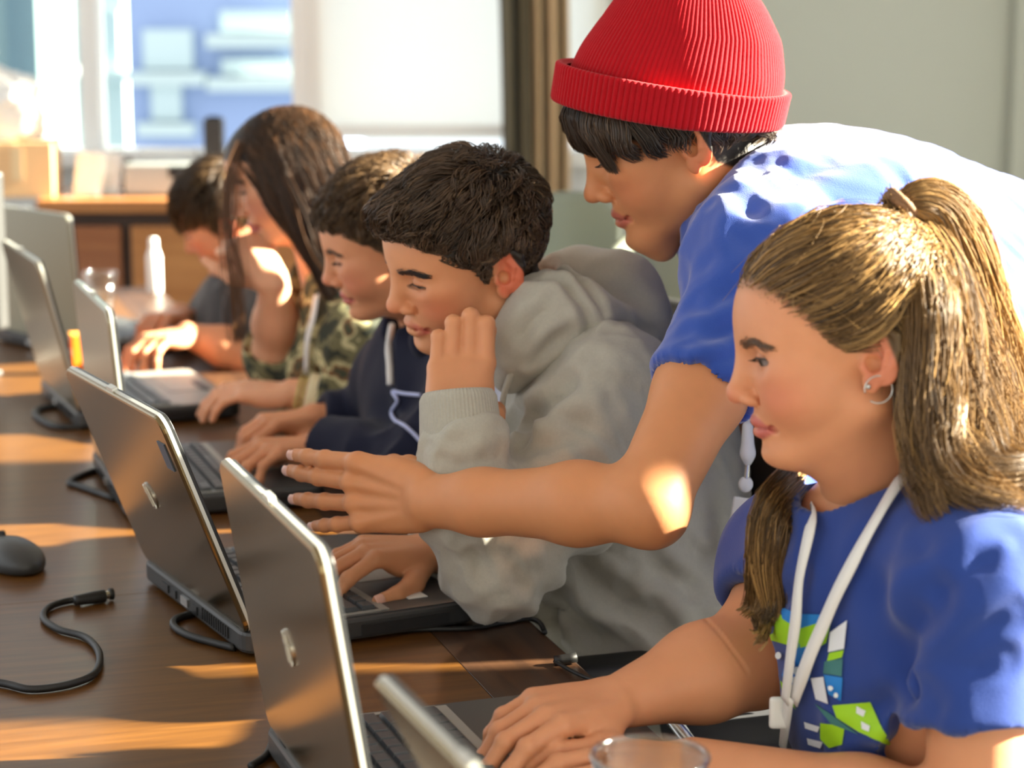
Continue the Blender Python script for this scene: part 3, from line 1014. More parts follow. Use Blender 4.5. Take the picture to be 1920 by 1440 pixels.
# white sticker on the second laptop's palm rest, blue sticker on its lid
lp = L2
box_obj('sticker', (.196, -.118, .0287), (.022, .028, .0008), M['sticker'], lp, rot=None)
st = box_obj('sticker', (0, 0, 0), (.0012, .022, .030), plain('blue_sticker', srgb(70, 84, 100), .5), lp)
st.data.transform(Matrix.Translation((0, 0, .028)) @ Matrix.Rotation(-math.radians(20.8), 4, 'Y') @ Matrix.Translation((-.0095, -LW / 2 + .026, LHH - .045)))

# dark screen standing at the left edge of the picture
mo = empty('monitor', tuple(at(2, 640, 3.55) * V(1, 1, 0) + V(0, 0, TABLE_Z)), math.radians(62))
tag(mo, 'dark monitor edge cut off by the left side of the picture', 'monitor')
box_obj('foot', (0, .17, .006), (.16, .20, .012), M['base_dark'], mo, .004)
box_obj('stand', (-.02, .17, .06), (.03, .06, .11), M['base_dark'], mo, .004)
box_obj('housing', (0, .17, .235), (.030, .36, .27), M['base_dark'], mo, .006)
box_obj('display', (.0155, .17, .235), (.001, .335, .245), M['bezel'], mo)

# ------------------------------------------------------------------ cables, mouse, cups
def table_path(pts, z=.004):
    return [on_z(x, y, TABLE_Z + z) for x, y in pts]
cb = empty('power_cable', tuple(on_z(180, 1125, TABLE_Z)))
tag(cb, 'loose black cable with barrel plug curling on the table at lower left', 'cable')
o0 = V(*cb.location)
pts = [p - o0 for p in table_path([(-60, 1270), (10, 1282), (60, 1292), (130, 1283), (178, 1262), (186, 1225), (160, 1195), (110, 1180), (82, 1160), (90, 1140), (120, 1128), (150, 1124)], .0045)]
tube_obj('cord', pts, .0038, M['rubber'], cb)
pts = [p - o0 for p in table_path([(140, 1126), (178, 1120), (196, 1117)], .0075)]
tube_obj('plug', pts, [.0055, .0072, .0072], M['rubber'], cb, 12)
pts = [p - o0 for p in table_path([(194, 1117), (207, 1114)], .0075)]
tube_obj('plug_barrel', pts, .0045, M['steel'], cb, 12, 3)
tube_obj('plug_collar', [p - o0 for p in table_path([(205, 1114), (212, 1113)], .0075)], .0066, M['rubber'], cb, 12, 3)

ms = empty('computer_mouse', tuple(on_z(25, 1062, TABLE_Z)), math.radians(35))
tag(ms, 'black computer mouse at the left edge of the table', 'mouse')
S = Solid()
S.ell((0, 0, .010), (.033, .058, .024), k=.01)
S.box((0, 0, -.03), (.06, .09, .0305), .002, k=.004, op='s')
v, f = S.mesh(.002)
link('body', mesh_np('body', v, f), M['base_dark'], ms)
S = Solid(); S.ell((0, .0, .010), (.0335, .0585, .0245), k=.01); S.box((0, -.05, .02), (.06, .062, .05), .002, k=.001, op='s'); S.box((0, 0, -.03), (.06, .09, .045), .002, k=.001, op='s'); S.box((0, .04, .03), (.0012, .05, .04), .0005, k=.001, op='s')
v, f = S.mesh(.0015); link('buttons', mesh_np('buttons', v, f), M['deck'], ms)
tube_obj('wheel', [(-.004, .035, .030), (.004, .035, .030)], .006, M['rubber'], ms, 14, 2)

def laptop_lead(name, pts, label, r=.0033, z=.004):
    P = table_path(pts, z)
    e = empty(name, tuple(P[0])); tag(e, label, 'cable')
    tube_obj('cord', [p - P[0] for p in P], r, M['rubber'], e)
    tube_obj('plug', [P[-1] - P[0], P[-1] - P[0] + V(.022, .004, .003)], [.0055, .005], M['rubber'], e, 10, 3)
    return e
laptop_lead('laptop_lead', [(440, 1215), (400, 1205), (350, 1190), (325, 1172), (335, 1158), (380, 1148), (402, 1150)], 'black lead plugged into the back of the brown lidded laptop', .0040)
laptop_lead('laptop_lead', [(470, 1437), (500, 1415), (512, 1385), (516, 1360), (522, 1345)], 'black lead behind the nearest taupe laptop at the bottom edge', .0035)
laptop_lead('laptop_lead', [(215, 935), (150, 912), (130, 905), (150, 892), (190, 880), (215, 885)], 'black lead looping behind the upright laptop on the table', .0045)
laptop_lead('laptop_lead', [(160, 800), (105, 800), (70, 782), (72, 768), (110, 762), (140, 765)], 'black lead bunched behind the second farthest laptop', .0060)
e = laptop_lead('laptop_lead', [(1120, 1278), (1080, 1262), (1040, 1240)], 'short black wire at the table edge beside the grey hoodie', .002)
cord = empty('thin_cord', tuple(on_z(640, 1195, TABLE_Z))); tag(cord, 'thin black cord running along the table edge from the brown laptop', 'cable')
tube_obj('cord', [p - V(*cord.location) for p in table_path([(640, 1197), (700, 1186), (800, 1180), (880, 1178), (940, 1168), (985, 1160), (1010, 1166), (1022, 1186)], .003)], .0028, M['rubber'], cord)

m, nt, b = mat_new('clear_plastic')
tp_ = N(nt, 'ShaderNodeBsdfTransparent'); tp_.inputs['Color'].default_value = (.93, .95, .95, 1)
gl_ = N(nt, 'ShaderNodeBsdfGlossy'); gl_.inputs['Roughness'].default_value = .06
lw = N(nt, 'ShaderNodeLayerWeight'); lw.inputs['Blend'].default_value = .35
mr = N(nt, 'ShaderNodeMapRange'); mr.inputs[3].default_value = .05; mr.inputs[4].default_value = .55
mx = N(nt, 'ShaderNodeMixShader')
nt.links.new(lw.outputs['Facing'], mr.inputs[0]); nt.links.new(mr.outputs[0], mx.inputs[0])
nt.links.new(tp_.outputs[0], mx.inputs[1]); nt.links.new(gl_.outputs[0], mx.inputs[2])
nt.links.new(mx.outputs[0], nt.nodes['Material Output'].inputs[0])
M['clear'] = m
def cup(loc, r, h, label):
    e = empty('plastic_cup', loc); tag(e, label, 'cup')
    rb = r * .68
    lathe_obj('wall', [(0, .001), (rb, .001), (rb + .001, .003), (r, h), (r - .0012, h), (rb - .0006, .004), (0, .0035)], M['clear'], e, 48)
    rim = [(r - .001 + .0026 * math.cos(a), h + .0026 * math.sin(a)) for a in np.linspace(0, 2 * math.pi, 13)]
    lathe_obj('rolled_rim', rim, M['clear'], e, 48)
    return e
p = at(1218, 1432, 1.44)
cup((p[0], p[1], TABLE_Z), .043, .112, 'clear plastic cup in front of the girl, cut by the bottom edge')
p = on_z(190, 585, TABLE_Z)
cup((p[0], p[1], TABLE_Z), .036, .085, 'small clear plastic cup behind the upright laptop')
p = on_z(290, 548, TABLE_Z)
bt = empty('white_bottle', tuple(p)); tag(bt, 'slim white bottle standing at the far end of the table', 'bottle')
lathe_obj('body', [(0, 0), (.015, 0), (.017, .003), (.017, .082), (.013, .095), (.009, .102)], M['white_paint'], bt, 24)
lathe_obj('cap', [(.010, .100), (.010, .122), (.008, .125), (0, .125)], M['white_paint'], bt, 24)
p = on_z(146, 700, TABLE_Z)
ob = empty('orange_packet', tuple(p), math.radians(20)); tag(ob, 'small orange packet standing between two open laptops', 'packet')
box_obj('carton', (0, 0, .035), (.022, .03, .07), plain('orange_card', srgb(255, 120, 10), .5), ob, .002)
box_obj('flap', (0, 0, .0715), (.023, .031, .003), plain('orange_flap', srgb(250, 170, 70), .5), ob)
box_obj('label', (-.0112, 0, .03), (.0006, .02, .03), M['sticker'], ob)

# ------------------------------------------------------------------ cabinet behind the row, things on it
M['cab'] = wood('cabinet_wood', (.52, .23, .075), (.40, .16, .05), along='X', scale=3, coat=.1)
M['cab2'] = wood('cabinet_side_wood', (.36, .14, .055), (.28, .10, .04), along='X', scale=3, coat=.1)
CY = 5.45
cx0, cx1 = wx(90, CY), wx(760, CY)
ctop = wz(374, CY)
cab = empty('cabinet', ((cx0 + cx1) / 2, CY + .22, 0)); tag(cab, 'orange brown wooden low cabinet under the window', 'cabinet')
cw = cx1 - cx0
box_obj('body', (0, .01, (ctop - .03) / 2), (cw, .42, ctop - .03), plain('cabinet_dark_inside', (.05, .025, .015), .6), cab)
box_obj('top', (0, 0, ctop - .017), (cw + .03, .47, .034), M['cab'], cab, .004)
doors = [(98, 232, 'cab2'), (252, 470, 'cab'), (476, 610, 'cab'), (616, 752, 'cab')]
for a, c, mm in doors:
    x0, x1 = wx(a, CY) - (cx0 + cx1) / 2, wx(c, CY) - (cx0 + cx1) / 2
    d = box_obj('door', ((x0 + x1) / 2, -.212, (ctop - .06) / 2 + .01), (x1 - x0, .02, ctop - .10), M[mm], cab, .003)
    tube_obj('handle', [(x1 - .03, -.225, ctop * .55), (x1 - .03, -.245, ctop * .57), (x1 - .03, -.245, ctop * .68), (x1 - .03, -.225, ctop * .70)], .005, M['steel'], d, 8, 3)
def on_cab(px, dy=.0):
    return (wx(px, CY + .15), CY + .15 + dy, ctop)
e = empty('cardboard_box', on_cab(55), .1); tag(e, 'tan cardboard box on the cabinet at the far left', 'box')
mcard = plain('cardboard', srgb(232, 190, 140), .8)
box_obj('carton', (0, 0, .07), (.185, .20, .14), mcard, e, .002)
for sx in (-.047, .047):
    box_obj('flap', (sx, 0, .1425), (.088, .20, .004), mcard, e)
box_obj('tape', (0, -.1005, .09), (.03, .001, .09), plain('tape', srgb(215, 190, 150), .3), e)
bagp = on_cab(20)
e = empty('paper_bag', (bagp[0], bagp[1], ctop + .145)); tag(e, 'crumpled bright white bag on top of the cardboard box', 'bag')
S = Solid(); S.box((0, 0, .085), (.105, .06, .085), .04, k=.02); S.ell((-.03, 0, .15), (.06, .05, .06), k=.03); S.ell((.06, .0, .05), (.05, .05, .05), k=.02)
v, f = S.mesh(.006); n = vnormals(v, f); v = v + n * (.010 * vnoise(v, .035, 3) + .006 * vnoise(v, .015, 4))[:, None]
v[:, 2] = np.maximum(v[:, 2], 0)
link('bag', mesh_np('bag', v, f, smooth=False), M['white_paint'], e)
lathe_obj('twisted_neck', [(.05, .185), (.02, .205), (.012, .215), (.03, .235), (.0, .24)], M['white_paint'], e, 14, (-.03, 0, 0), False)
for k, (px, a, lab) in enumerate(((178, -.35, 'white paper sheet leaning on the cabinet left'), (206, -.2, 'white paper sheet leaning on the cabinet right'))):
    q = on_cab(px, -.05 + .02 * k); e = empty('paper_sheet', q, a); tag(e, ('rear' if k else 'front') + ' of two white papers propped up on the cabinet', 'paper')
    o = box_obj('sheet', (0, .02, .056), (.085, .0015, .115), M['white_paint'], e, rot=Matrix.Rotation(math.radians(-14), 3, 'X'))
    box_obj('folded_edge', (.02, .0, .006), (.05, .03, .002), M['white_paint'], e)
q = on_cab(190, .12); e = empty('potted_plant', q); tag(e, 'small dark green potted plant on the cabinet under the window', 'plant')
lathe_obj('pot', [(0, 0), (.028, 0), (.036, .06), (.033, .06), (.028, .05), (0, .05)], plain('pot_ochre', srgb(190, 160, 80), .6), e, 20)
mg = plain('plant_leaf', srgb(40, 62, 40), .5)
random.seed(4)
for i in range(16):
    a = i * 2.4; L_ = .07 + .03 * random.random(); z = .9 * random.random() + .6
    d = V(math.cos(a), math.sin(a), z); d = unit(d); side = unit(np.cross(d, (0, 0, 1))) * .012
    p0 = V(0, 0, .05); pm = p0 + d * L_ * .6; p1 = p0 + d * L_ + V(0, 0, -.02)
    link('leaf', mesh_np('leaf', [p0, pm + side, p1, pm - side + V(0, 0, .004)], [(0, 1, 2, 3)]), mg, e)
q = on_cab(252, .0); e = empty('dark_bottle', q); tag(e, 'dark bottle standing on the cabinet beside the papers', 'bottle')
lathe_obj('body', [(0, 0), (.018, 0), (.019, .004), (.019, .05), (.009, .07), (.008, .085)], plain('bottle_glass_dark', (.03, .035, .04), .2), e, 20)
lathe_obj('cap', [(.0095, .083), (.0095, .098), (0, .098)], M['rubber'], e, 16)
q = on_cab(318, .03); e = empty('printer', q); tag(e, 'pale grey desktop printer on the cabinet by the window', 'printer')
mpr = plain('printer_grey', srgb(178, 184, 182), .5)
box_obj('housing', (0, 0, .045), (.20, .18, .085), mpr, e, .008)
box_obj('paper_tray', (0, .06, .10), (.15, .06, .03), M['white_paint'], e, .003)
box_obj('control_panel', (.05, -.0915, .065), (.06, .003, .03), M['bezel'], e)
q = on_cab(405, .06); e = empty('desk_speaker', q); tag(e, 'small black box standing behind the far heads on the cabinet', 'speaker')
box_obj('cabinet_body', (0, 0, .10), (.05, .06, .20), M['base_dark'], e, .004)
lathe_obj('cone', [(.0, 0), (.018, 0), (.02, .004)], M['rubber'], e, 20, (0, 0, .2005))
# ------------------------------------------------------------------ people
M['denim'] = plain('trousers_dark', (.018, .019, .024), .8, bump=(700, .3, .0006))
M['shoe'] = plain('shoe_dark', (.03, .03, .03), .5)
def cloth(name, col, rough=.85, weave=900, amt=.35, mott=.05, sheen=.25, mscale=30):
    return plain(name, col, rough, bump=(weave, amt, .0008), mottling=mott, mscale=mscale, sheen=sheen, spec=.2)
M['tee_blue'] = cloth('blue_jersey', srgb(40, 66, 140), sheen=.25)
M['tee_blue2'] = cloth('blue_jersey_bright', srgb(48, 82, 172), sheen=.5)
M['hood_grey'] = cloth('heather_grey_fleece', srgb(178, 175, 163), mott=.10, mscale=350)
M['navy'] = cloth('navy_fleece', srgb(22, 26, 48), sheen=.1)
M['charcoal'] = cloth('charcoal_jersey', srgb(62, 68, 72))
M['white_cord'] = plain('white_cord', (.82, .82, .80), .7)
M['white_ribbon'] = plain('white_ribbon', (.80, .80, .78), .6, bump=(1500, .3, .0004))
M['nail'] = plain('fingernail', srgb(232, 180, 160), .3)
M['nail_polish'] = plain('grey_blue_nail_polish', srgb(120, 135, 145), .25)

def halfball(S, c, d, R, k=.004):
    """cut away everything on the d side of point c (within radius R)"""
    d = unit(d).astype(np.float32); c = np.asarray(c, float); c32 = c.astype(np.float32)
    cc = c + d * R * .6; cc32 = cc.astype(np.float32)
    def fn(P):
        a = -((P - c32) @ d)
        q = P - cc32
        return np.maximum(a, np.sqrt(np.einsum('...i,...i', q, q)) - np.float32(R))
    S.func(fn, cc, R, k, 's')

def body_frame(shL, shR, neck, pel):
    lat = unit(shL - shR); up = unit(neck - pel); up = unit(up - lat * (up @ lat))
    fwd = np.cross(lat, up)             # lat = person's left; left x up = forward
    return np.stack([lat, fwd, up], 1)

def torso(S, shL, shR, neck, pel, depth=.095, inf=0.0, belly=1.0, k=.05, slope=.0):
    R = body_frame(shL, shR, neck, pel)
    lat, fwd, up = R.T
    w = np.linalg.norm(shL - shR) / 2
    mid = (shL + shR) / 2
    hgt = np.linalg.norm(mid - pel)
    S.cone(shL - lat * .01, shR + lat * .01, .050 + inf, .050 + inf, k=k)
    S.cone(neck + up * .01, shL + up * .012, .036 + inf, .040 + inf, k=k)
    S.cone(neck + up * .01, shR + up * .012, .036 + inf, .040 + inf, k=k)
    S.ell(mid - up * .10 + fwd * .012, (w * .92 + inf, depth + inf, .17 + inf), rot=R, k=k)
    S.ell(mid - up * hgt * .52 + fwd * .012, (w * .84 + inf, depth * 1.0 * belly + inf, .17 + inf), rot=R, k=k)
    S.ell(pel, (w * .90 + inf, depth * 1.1 + inf, .12 + inf), rot=R, k=k)
    return R

def folds(v, f, amp=.004, scale=.05, seed=1, axis=None, stretch=2.5, ridge=True):
    n = vnormals(v, f)
    P = v.copy()
    if axis is not None:
        a = unit(axis); P = P - np.outer(P @ a, a) * (1 - 1 / stretch)
    wv = np.stack([vnoise(P, scale * 2.2, seed + 7), vnoise(P, scale * 2.2, seed + 8), vnoise(P, scale * 2.2, seed + 9)], 1) * scale * .7
    g = vnoise(P + wv, scale, seed)
    g = (1 - np.abs(g) * 2) if ridge else g
    g2 = vnoise(P + wv, scale * .45, seed + 3)
    return v + n * (amp * g + amp * .35 * g2)[:, None]

def crease(v, f, bvh, lines, width=.012, depth=.008, offset=None):
    """press soft creases into cloth along lines given as photo outlines on the garment"""
    n = vnormals(v, f)
    for ln in lines:
        wd, dp = width, depth
        if isinstance(ln, tuple): ln, wd, dp = ln
        P = []
        for x, y, _ in smooth_path(np.array([(a, b_, 0) for a, b_ in ln]), 5):
            h = surf_hit(bvh, x, y, 0.0)
            if h is not None: P.append(h[0])
        if len(P) < 2: continue
        P = np.array(P)
        lo, hi = P.min(0) - 4 * wd, P.max(0) + 4 * wd
        m = np.all((v > lo) & (v < hi), axis=1)
        if not m.any(): continue
        d = seg_dist(v[m], list(P))
        # fade towards both ends of the line
        t0 = np.linalg.norm(v[m] - P[0], axis=1); t1 = np.linalg.norm(v[m] - P[-1], axis=1)
        fade = np.clip(np.minimum(t0, t1) / (2.2 * wd), .15, 1)
        g = -dp * np.exp(-(d / wd) ** 2) + .35 * dp * np.exp(-((d - 1.9 * wd) / (1.1 * wd)) ** 2)
        v[m] += n[m] * (g * fade)[:, None]
    return v

def legs(name, parent, pel, R, face, knees, feet, mat, r=.072):
    S = Solid()
    for sd, kn, ft in ((1, knees[0], feet[0]), (-1, knees[1], feet[1])):
        hip = pel + R[:, 0] * sd * .085
        S.chain([hip, kn, ft + V(0, 0, .07)], [r * 1.12, r * .85, r * .62], k=.04)
    S.ell(pel, (.15, .115, .11), rot=R, k=.05)
    v, f = S.mesh(.012)
    link(name, mesh_np(name, v, f), mat, parent)
    for ft in feet:
        S = Solid()
        d = unit(face * V(1, 1, 0))
        S.cone(ft + V(0, 0, .045) - d * .02, ft + V(0, 0, .032) + d * .14, .042, .032, k=.02)
        S.cone(ft + V(0, 0, .05) - d * .02, ft + V(0, 0, .11), .042, .042, k=.02)
        S.box(ft + V(0, 0, -.05), (.4, .4, .05), .001, k=.002, op='s')
        v, f = S.mesh(.008)
        link('shoe', mesh_np('shoe', v, f), M['shoe'], parent)

def skin_obj(parent, parts, tintfn):
    v, f = join_np(parts)
    return link('body', mesh_np('body', v, f, col=tintfn(v)), M['skin'], parent)

def task_chair(loc, yaw, label, back=True):
    e = empty('task_chair', (loc[0], loc[1], 0), yaw)          # sitter looks towards local -x
    tag(e, label, 'chair', 'black task chairs along the table')
    mb = plain('chair_black_fabric', (.014, .014, .015), .75, bump=(900, .4, .0008))
    S = Solid(); S.box((.02, 0, .43), (.22, .22, .035), .03); v, f = S.mesh(.012); link('seat', mesh_np('seat', v, f), mb, e)
    if back:
        S = Solid()
        S.box((.27, 0, .75), (.025, .20, .20), .022, rot=np.array(Matrix.Rotation(math.radians(12), 3, 'Y')))
        v, f = S.mesh(.012); v[:, 0] -= (np.abs(v[:, 1]) / .2) ** 2 * .04
        link('backrest', mesh_np('backrest', v, f), mb, e)
        tube_obj('back_support', [(.12, 0, .40), (.27, 0, .41), (.285, 0, .50), (.275, 0, .70)], .016, M['base_dark'], e)
    lathe_obj('gas_post', [(0, .08), (.026, .08), (.026, .25), (.018, .25), (.018, .40), (0, .40)], M['base_dark'], e, 16)
    for i in range(5):
        a = i * 2 * math.pi / 5
        tube_obj('base_arm', [(0, 0, .09), (.14 * math.cos(a), .14 * math.sin(a), .085), (.26 * math.cos(a), .26 * math.sin(a), .06)], [.022, .018, .013], M['base_dark'], e, 8, 3)
        lathe_obj('caster', [(0, 0), (.022, .0), (.026, .02), (.022, .045), (0, .048)], M['rubber'], e, 12, (.26 * math.cos(a), .26 * math.sin(a), 0))
    for sy in (-.25, .25):
        tube_obj('armrest_post', [(.08, sy * .8, .42), (.08, sy, .43), (.08, sy, .67)], .012, M['base_dark'], e)
        S = Solid(); S.box((.05, sy, .685), (.13, .030, .016), .014); v, f = S.mesh(.008); link('armrest', mesh_np('armrest', v, f), M['rubber'], e)
    return e

def surf_hit(bvh, px, py, off=.003, near=.3):
    a = at(px, py, 1.0); o = V(0, 0, CAM_Z); d = unit(a - o)
    loc, nor, idx, dist = bvh.ray_cast(Vector(o + d * near), Vector(d))
    if loc is None: return None
    return np.array(loc) + np.array(nor) * off, np.array(nor)

from mathutils.bvhtree import BVHTree
def bvh_of(v, f):
    return BVHTree.FromPolygons([tuple(p) for p in v], [tuple(int(i) for i in q) for q in f])

def ribbon(name, pts, nrm, width, mat, parent, thick=.0012):
    P = np.array(pts); Nn = np.array(nrm)
    T = np.gradient(P, axis=0); T /= np.linalg.norm(T, axis=1, keepdims=True)
    Sd = np.cross(T, Nn); Sd /= np.linalg.norm(Sd, axis=1, keepdims=True)
    vs = np.concatenate([P - Sd * width / 2, P + Sd * width / 2])
    n = len(P)
    fs = [(i, i + 1, n + i + 1, n + i) for i in range(n - 1)]
    o = link(name, mesh_np(name, vs, fs), mat, parent)
    md = o.modifiers.new('thick', 'SOLIDIFY'); md.thickness = thick; md.offset = 0
    return o

def print_patch(name, bvh, poly, mat, parent, step=9, off=.0015):
    """flat print on cloth: polygon (photo outline) laid on the garment surface"""
    poly = np.array(poly, float)
    bm = bmesh.new()
    f = bm.faces.new([bm.verts.new((x, y, 0)) for x, y in poly])
    bmesh.ops.triangulate(bm, faces=[f])
    for _ in range(6):
        es = [e for e in bm.edges if e.calc_length() > step * 1.6]
        if not es: break
        bmesh.ops.subdivide_edges(bm, edges=es, cuts=1)
        bmesh.ops.triangulate(bm, faces=bm.faces)
    ok = True
    for v in bm.verts:
        h = surf_hit(bvh, v.co.x, v.co.y, off)
        if h is None: ok = False; break
        v.co = h[0]
    if not ok:
        bm.free(); return None
    bmesh.ops.recalc_face_normals(bm, faces=bm.faces)
    return bm_obj(name, bm, mat, parent, True)

# ---- hair ---------------------------------------------------------
HC = V(-.006, 0, .040); HR = V(.097, .0775, .0870)
def scalp(d, lift=0.0):
    """local point on the skull in direction d (n,3)"""
    d = d / np.linalg.norm(d, axis=-1, keepdims=True)
    r = 1 / np.sqrt(np.sum((d / HR) ** 2, -1, keepdims=True))
    return HC + d * (r + np.asarray(lift)[..., None] if np.ndim(lift) else d * 0 + r + lift)

def scalp2(d, lift):
    d = d / np.linalg.norm(d, axis=-1, keepdims=True)
    r = 1 / np.sqrt(np.sum((d / HR) ** 2, -1, keepdims=True))
    return HC + d * (r + lift)

def hairline_fn(xs, zs, soft=.004):
    def fn(L):
        zh = np.interp(L[:, 0], xs, zs)
        return sstep(L[:, 2] - zh, -soft, soft)
    return fn

def scalp_roots(n, hl, rng, side=None):
    d = rng.normal(size=(n * 6, 3)); d /= np.linalg.norm(d, axis=1, keepdims=True)
    p = scalp2(d, 0.0)
    m = hl(p) > .5
    if side: m &= d[:, 1] * side > -.35
    return d[m][:n]

def clump(L, d, rng, k=320, amt=.72):
    """draw neighbouring strands together into locks towards their tips"""
    n, m, _ = L.shape
    c = rng.choice(n, min(k, n), replace=False)
    near = np.argmax(d @ d[c].T + rng.normal(size=(n, len(c))) * .0015, axis=1)
    t = np.linspace(0, 1, m)[None, :, None] ** 1.3
    return L + (L[c][near] - L) * amt * t

def strand_mesh(parent, name, paths, r0, cols, mat, taper=.25):
    n, m, _ = paths.shape
    t = np.linspace(0, 1, m)
    rad = ((1 - (1 - taper) * t ** 1.5) * (.45 + .55 * np.clip(t * 6, 0, 1)))[None] * np.asarray(r0).reshape(-1, 1)
    v, f = tubes(paths, rad, 3)
    c = np.repeat(cols, m * 3, axis=0)
    return link(name, mesh_np(name, v, f, col=c), mat, parent)

def hair_mat(name, rough=.38, spec=.5):
    m = tinted(name, rough=rough, spec=spec)
    return m
M['hair'] = hair_mat('hair')

def bezier_paths(p0, p1, p2, p3, m):
    t = np.linspace(0, 1, m)[None, :, None]
    p0, p1, p2, p3 = [np.asarray(p)[:, None, :] for p in (p0, p1, p2, p3)]
    return p0 * (1 - t) ** 3 + 3 * p1 * t * (1 - t) ** 2 + 3 * p2 * t * t * (1 - t) + p3 * t ** 3

def kids_for(root):
    O = Vector(root.location)
    def kids(fn):
        before = set(bpy.data.objects)
        r = fn()
        for o in set(bpy.data.objects) - before:
            if o.parent is root and o.type == 'MESH':
                o.data.transform(Matrix.Translation(-O))
        return r
    return kids

def brow_lashes(fr, parent, col, sides=(1,), drop=.003, opening=.003, brow_r=.00035, n=120, rng=None, brow_z=.0365, lash=True, skin=None):
    rng = rng or np.random.default_rng(3)
    for sd in sides:
        # brow hairs lie along the ridge
        u = rng.random(n)
        base = np.stack([np.interp(u, [0, .5, 1], [.0885, .0835, .0700]), np.interp(u, [0, .5, 1], [.012, .031, .048]), np.interp(u, [0, .55, 1], [brow_z - .002, brow_z + .003, brow_z - .002])], 1)
        base[:, 2] += rng.normal(size=n) * .0016
        dirv = np.stack([-.35 - .4 * u, .85 - .1 * u, .45 - .8 * u], 1) * (.006 + .003 * rng.random(n))[:, None]
        base[:, 0] += .0012
        tip = base + dirv
        L = np.stack([base, (base + tip) / 2, tip], 1)
        L[..., 1] *= sd
        W = to_world(fr, L.reshape(-1, 3)).reshape(n, 3, 3)
        if skin is not None:
            for i in range(n):
                for j, off in enumerate((.0, .0010, .0012)):
                    loc, nor, _, _ = skin.find_nearest(Vector(W[i, j]))
                    if loc is not None: W[i, j] = np.array(loc) + np.array(nor) * off
        strand_mesh(parent, 'eyebrow', W, np.full(n, brow_r), np.tile(col, (n, 1)), M['hair'], .5)
        if lash:
            ex, ey, ez = EYE
            k = 26
            a = np.linspace(-1, 1, k)
            zz = ez - drop + opening * np.sqrt(np.clip(1 - a * a, 0, 1))
            yy = ey + .0025 + a * .0146
            xx = ex + .0142 * np.sqrt(np.clip(1 - ((zz - ez) / .0136) ** 2 - ((yy - ey) / .0152) ** 2, 0, 1)) - .0002
            b0 = np.stack([xx, yy, zz], 1)
            b1 = b0 + np.stack([.0040 - .002 * a, .001 + a * .0030, np.full(k, -.0020)], 1)
            b2 = b0 + np.stack([.0066 - .003 * a, .0015 + a * .0050, np.full(k, -.0018)], 1)
            L = np.stack([b0, b1, b2], 1); L[..., 1] *= sd
            W = to_world(fr, L.reshape(-1, 3)).reshape(k, 3, 3)
            strand_mesh(parent, 'eyelashes', W, np.full(k, .00030), np.tile(V(.012, .009, .007), (k, 1)), M['hair'])
            # lid margin
            rim = b0.copy(); rim[:, 0] += .0004; rim[:, 1] *= sd
            v, f = tubes(to_world(fr, rim)[None], np.full((1, k), .00075), 5)
            link('lid_margin', mesh_np('lid_margin', v, f, col=np.tile(V(.035, .018, .012), (len(v), 1))), M['hair'], parent)
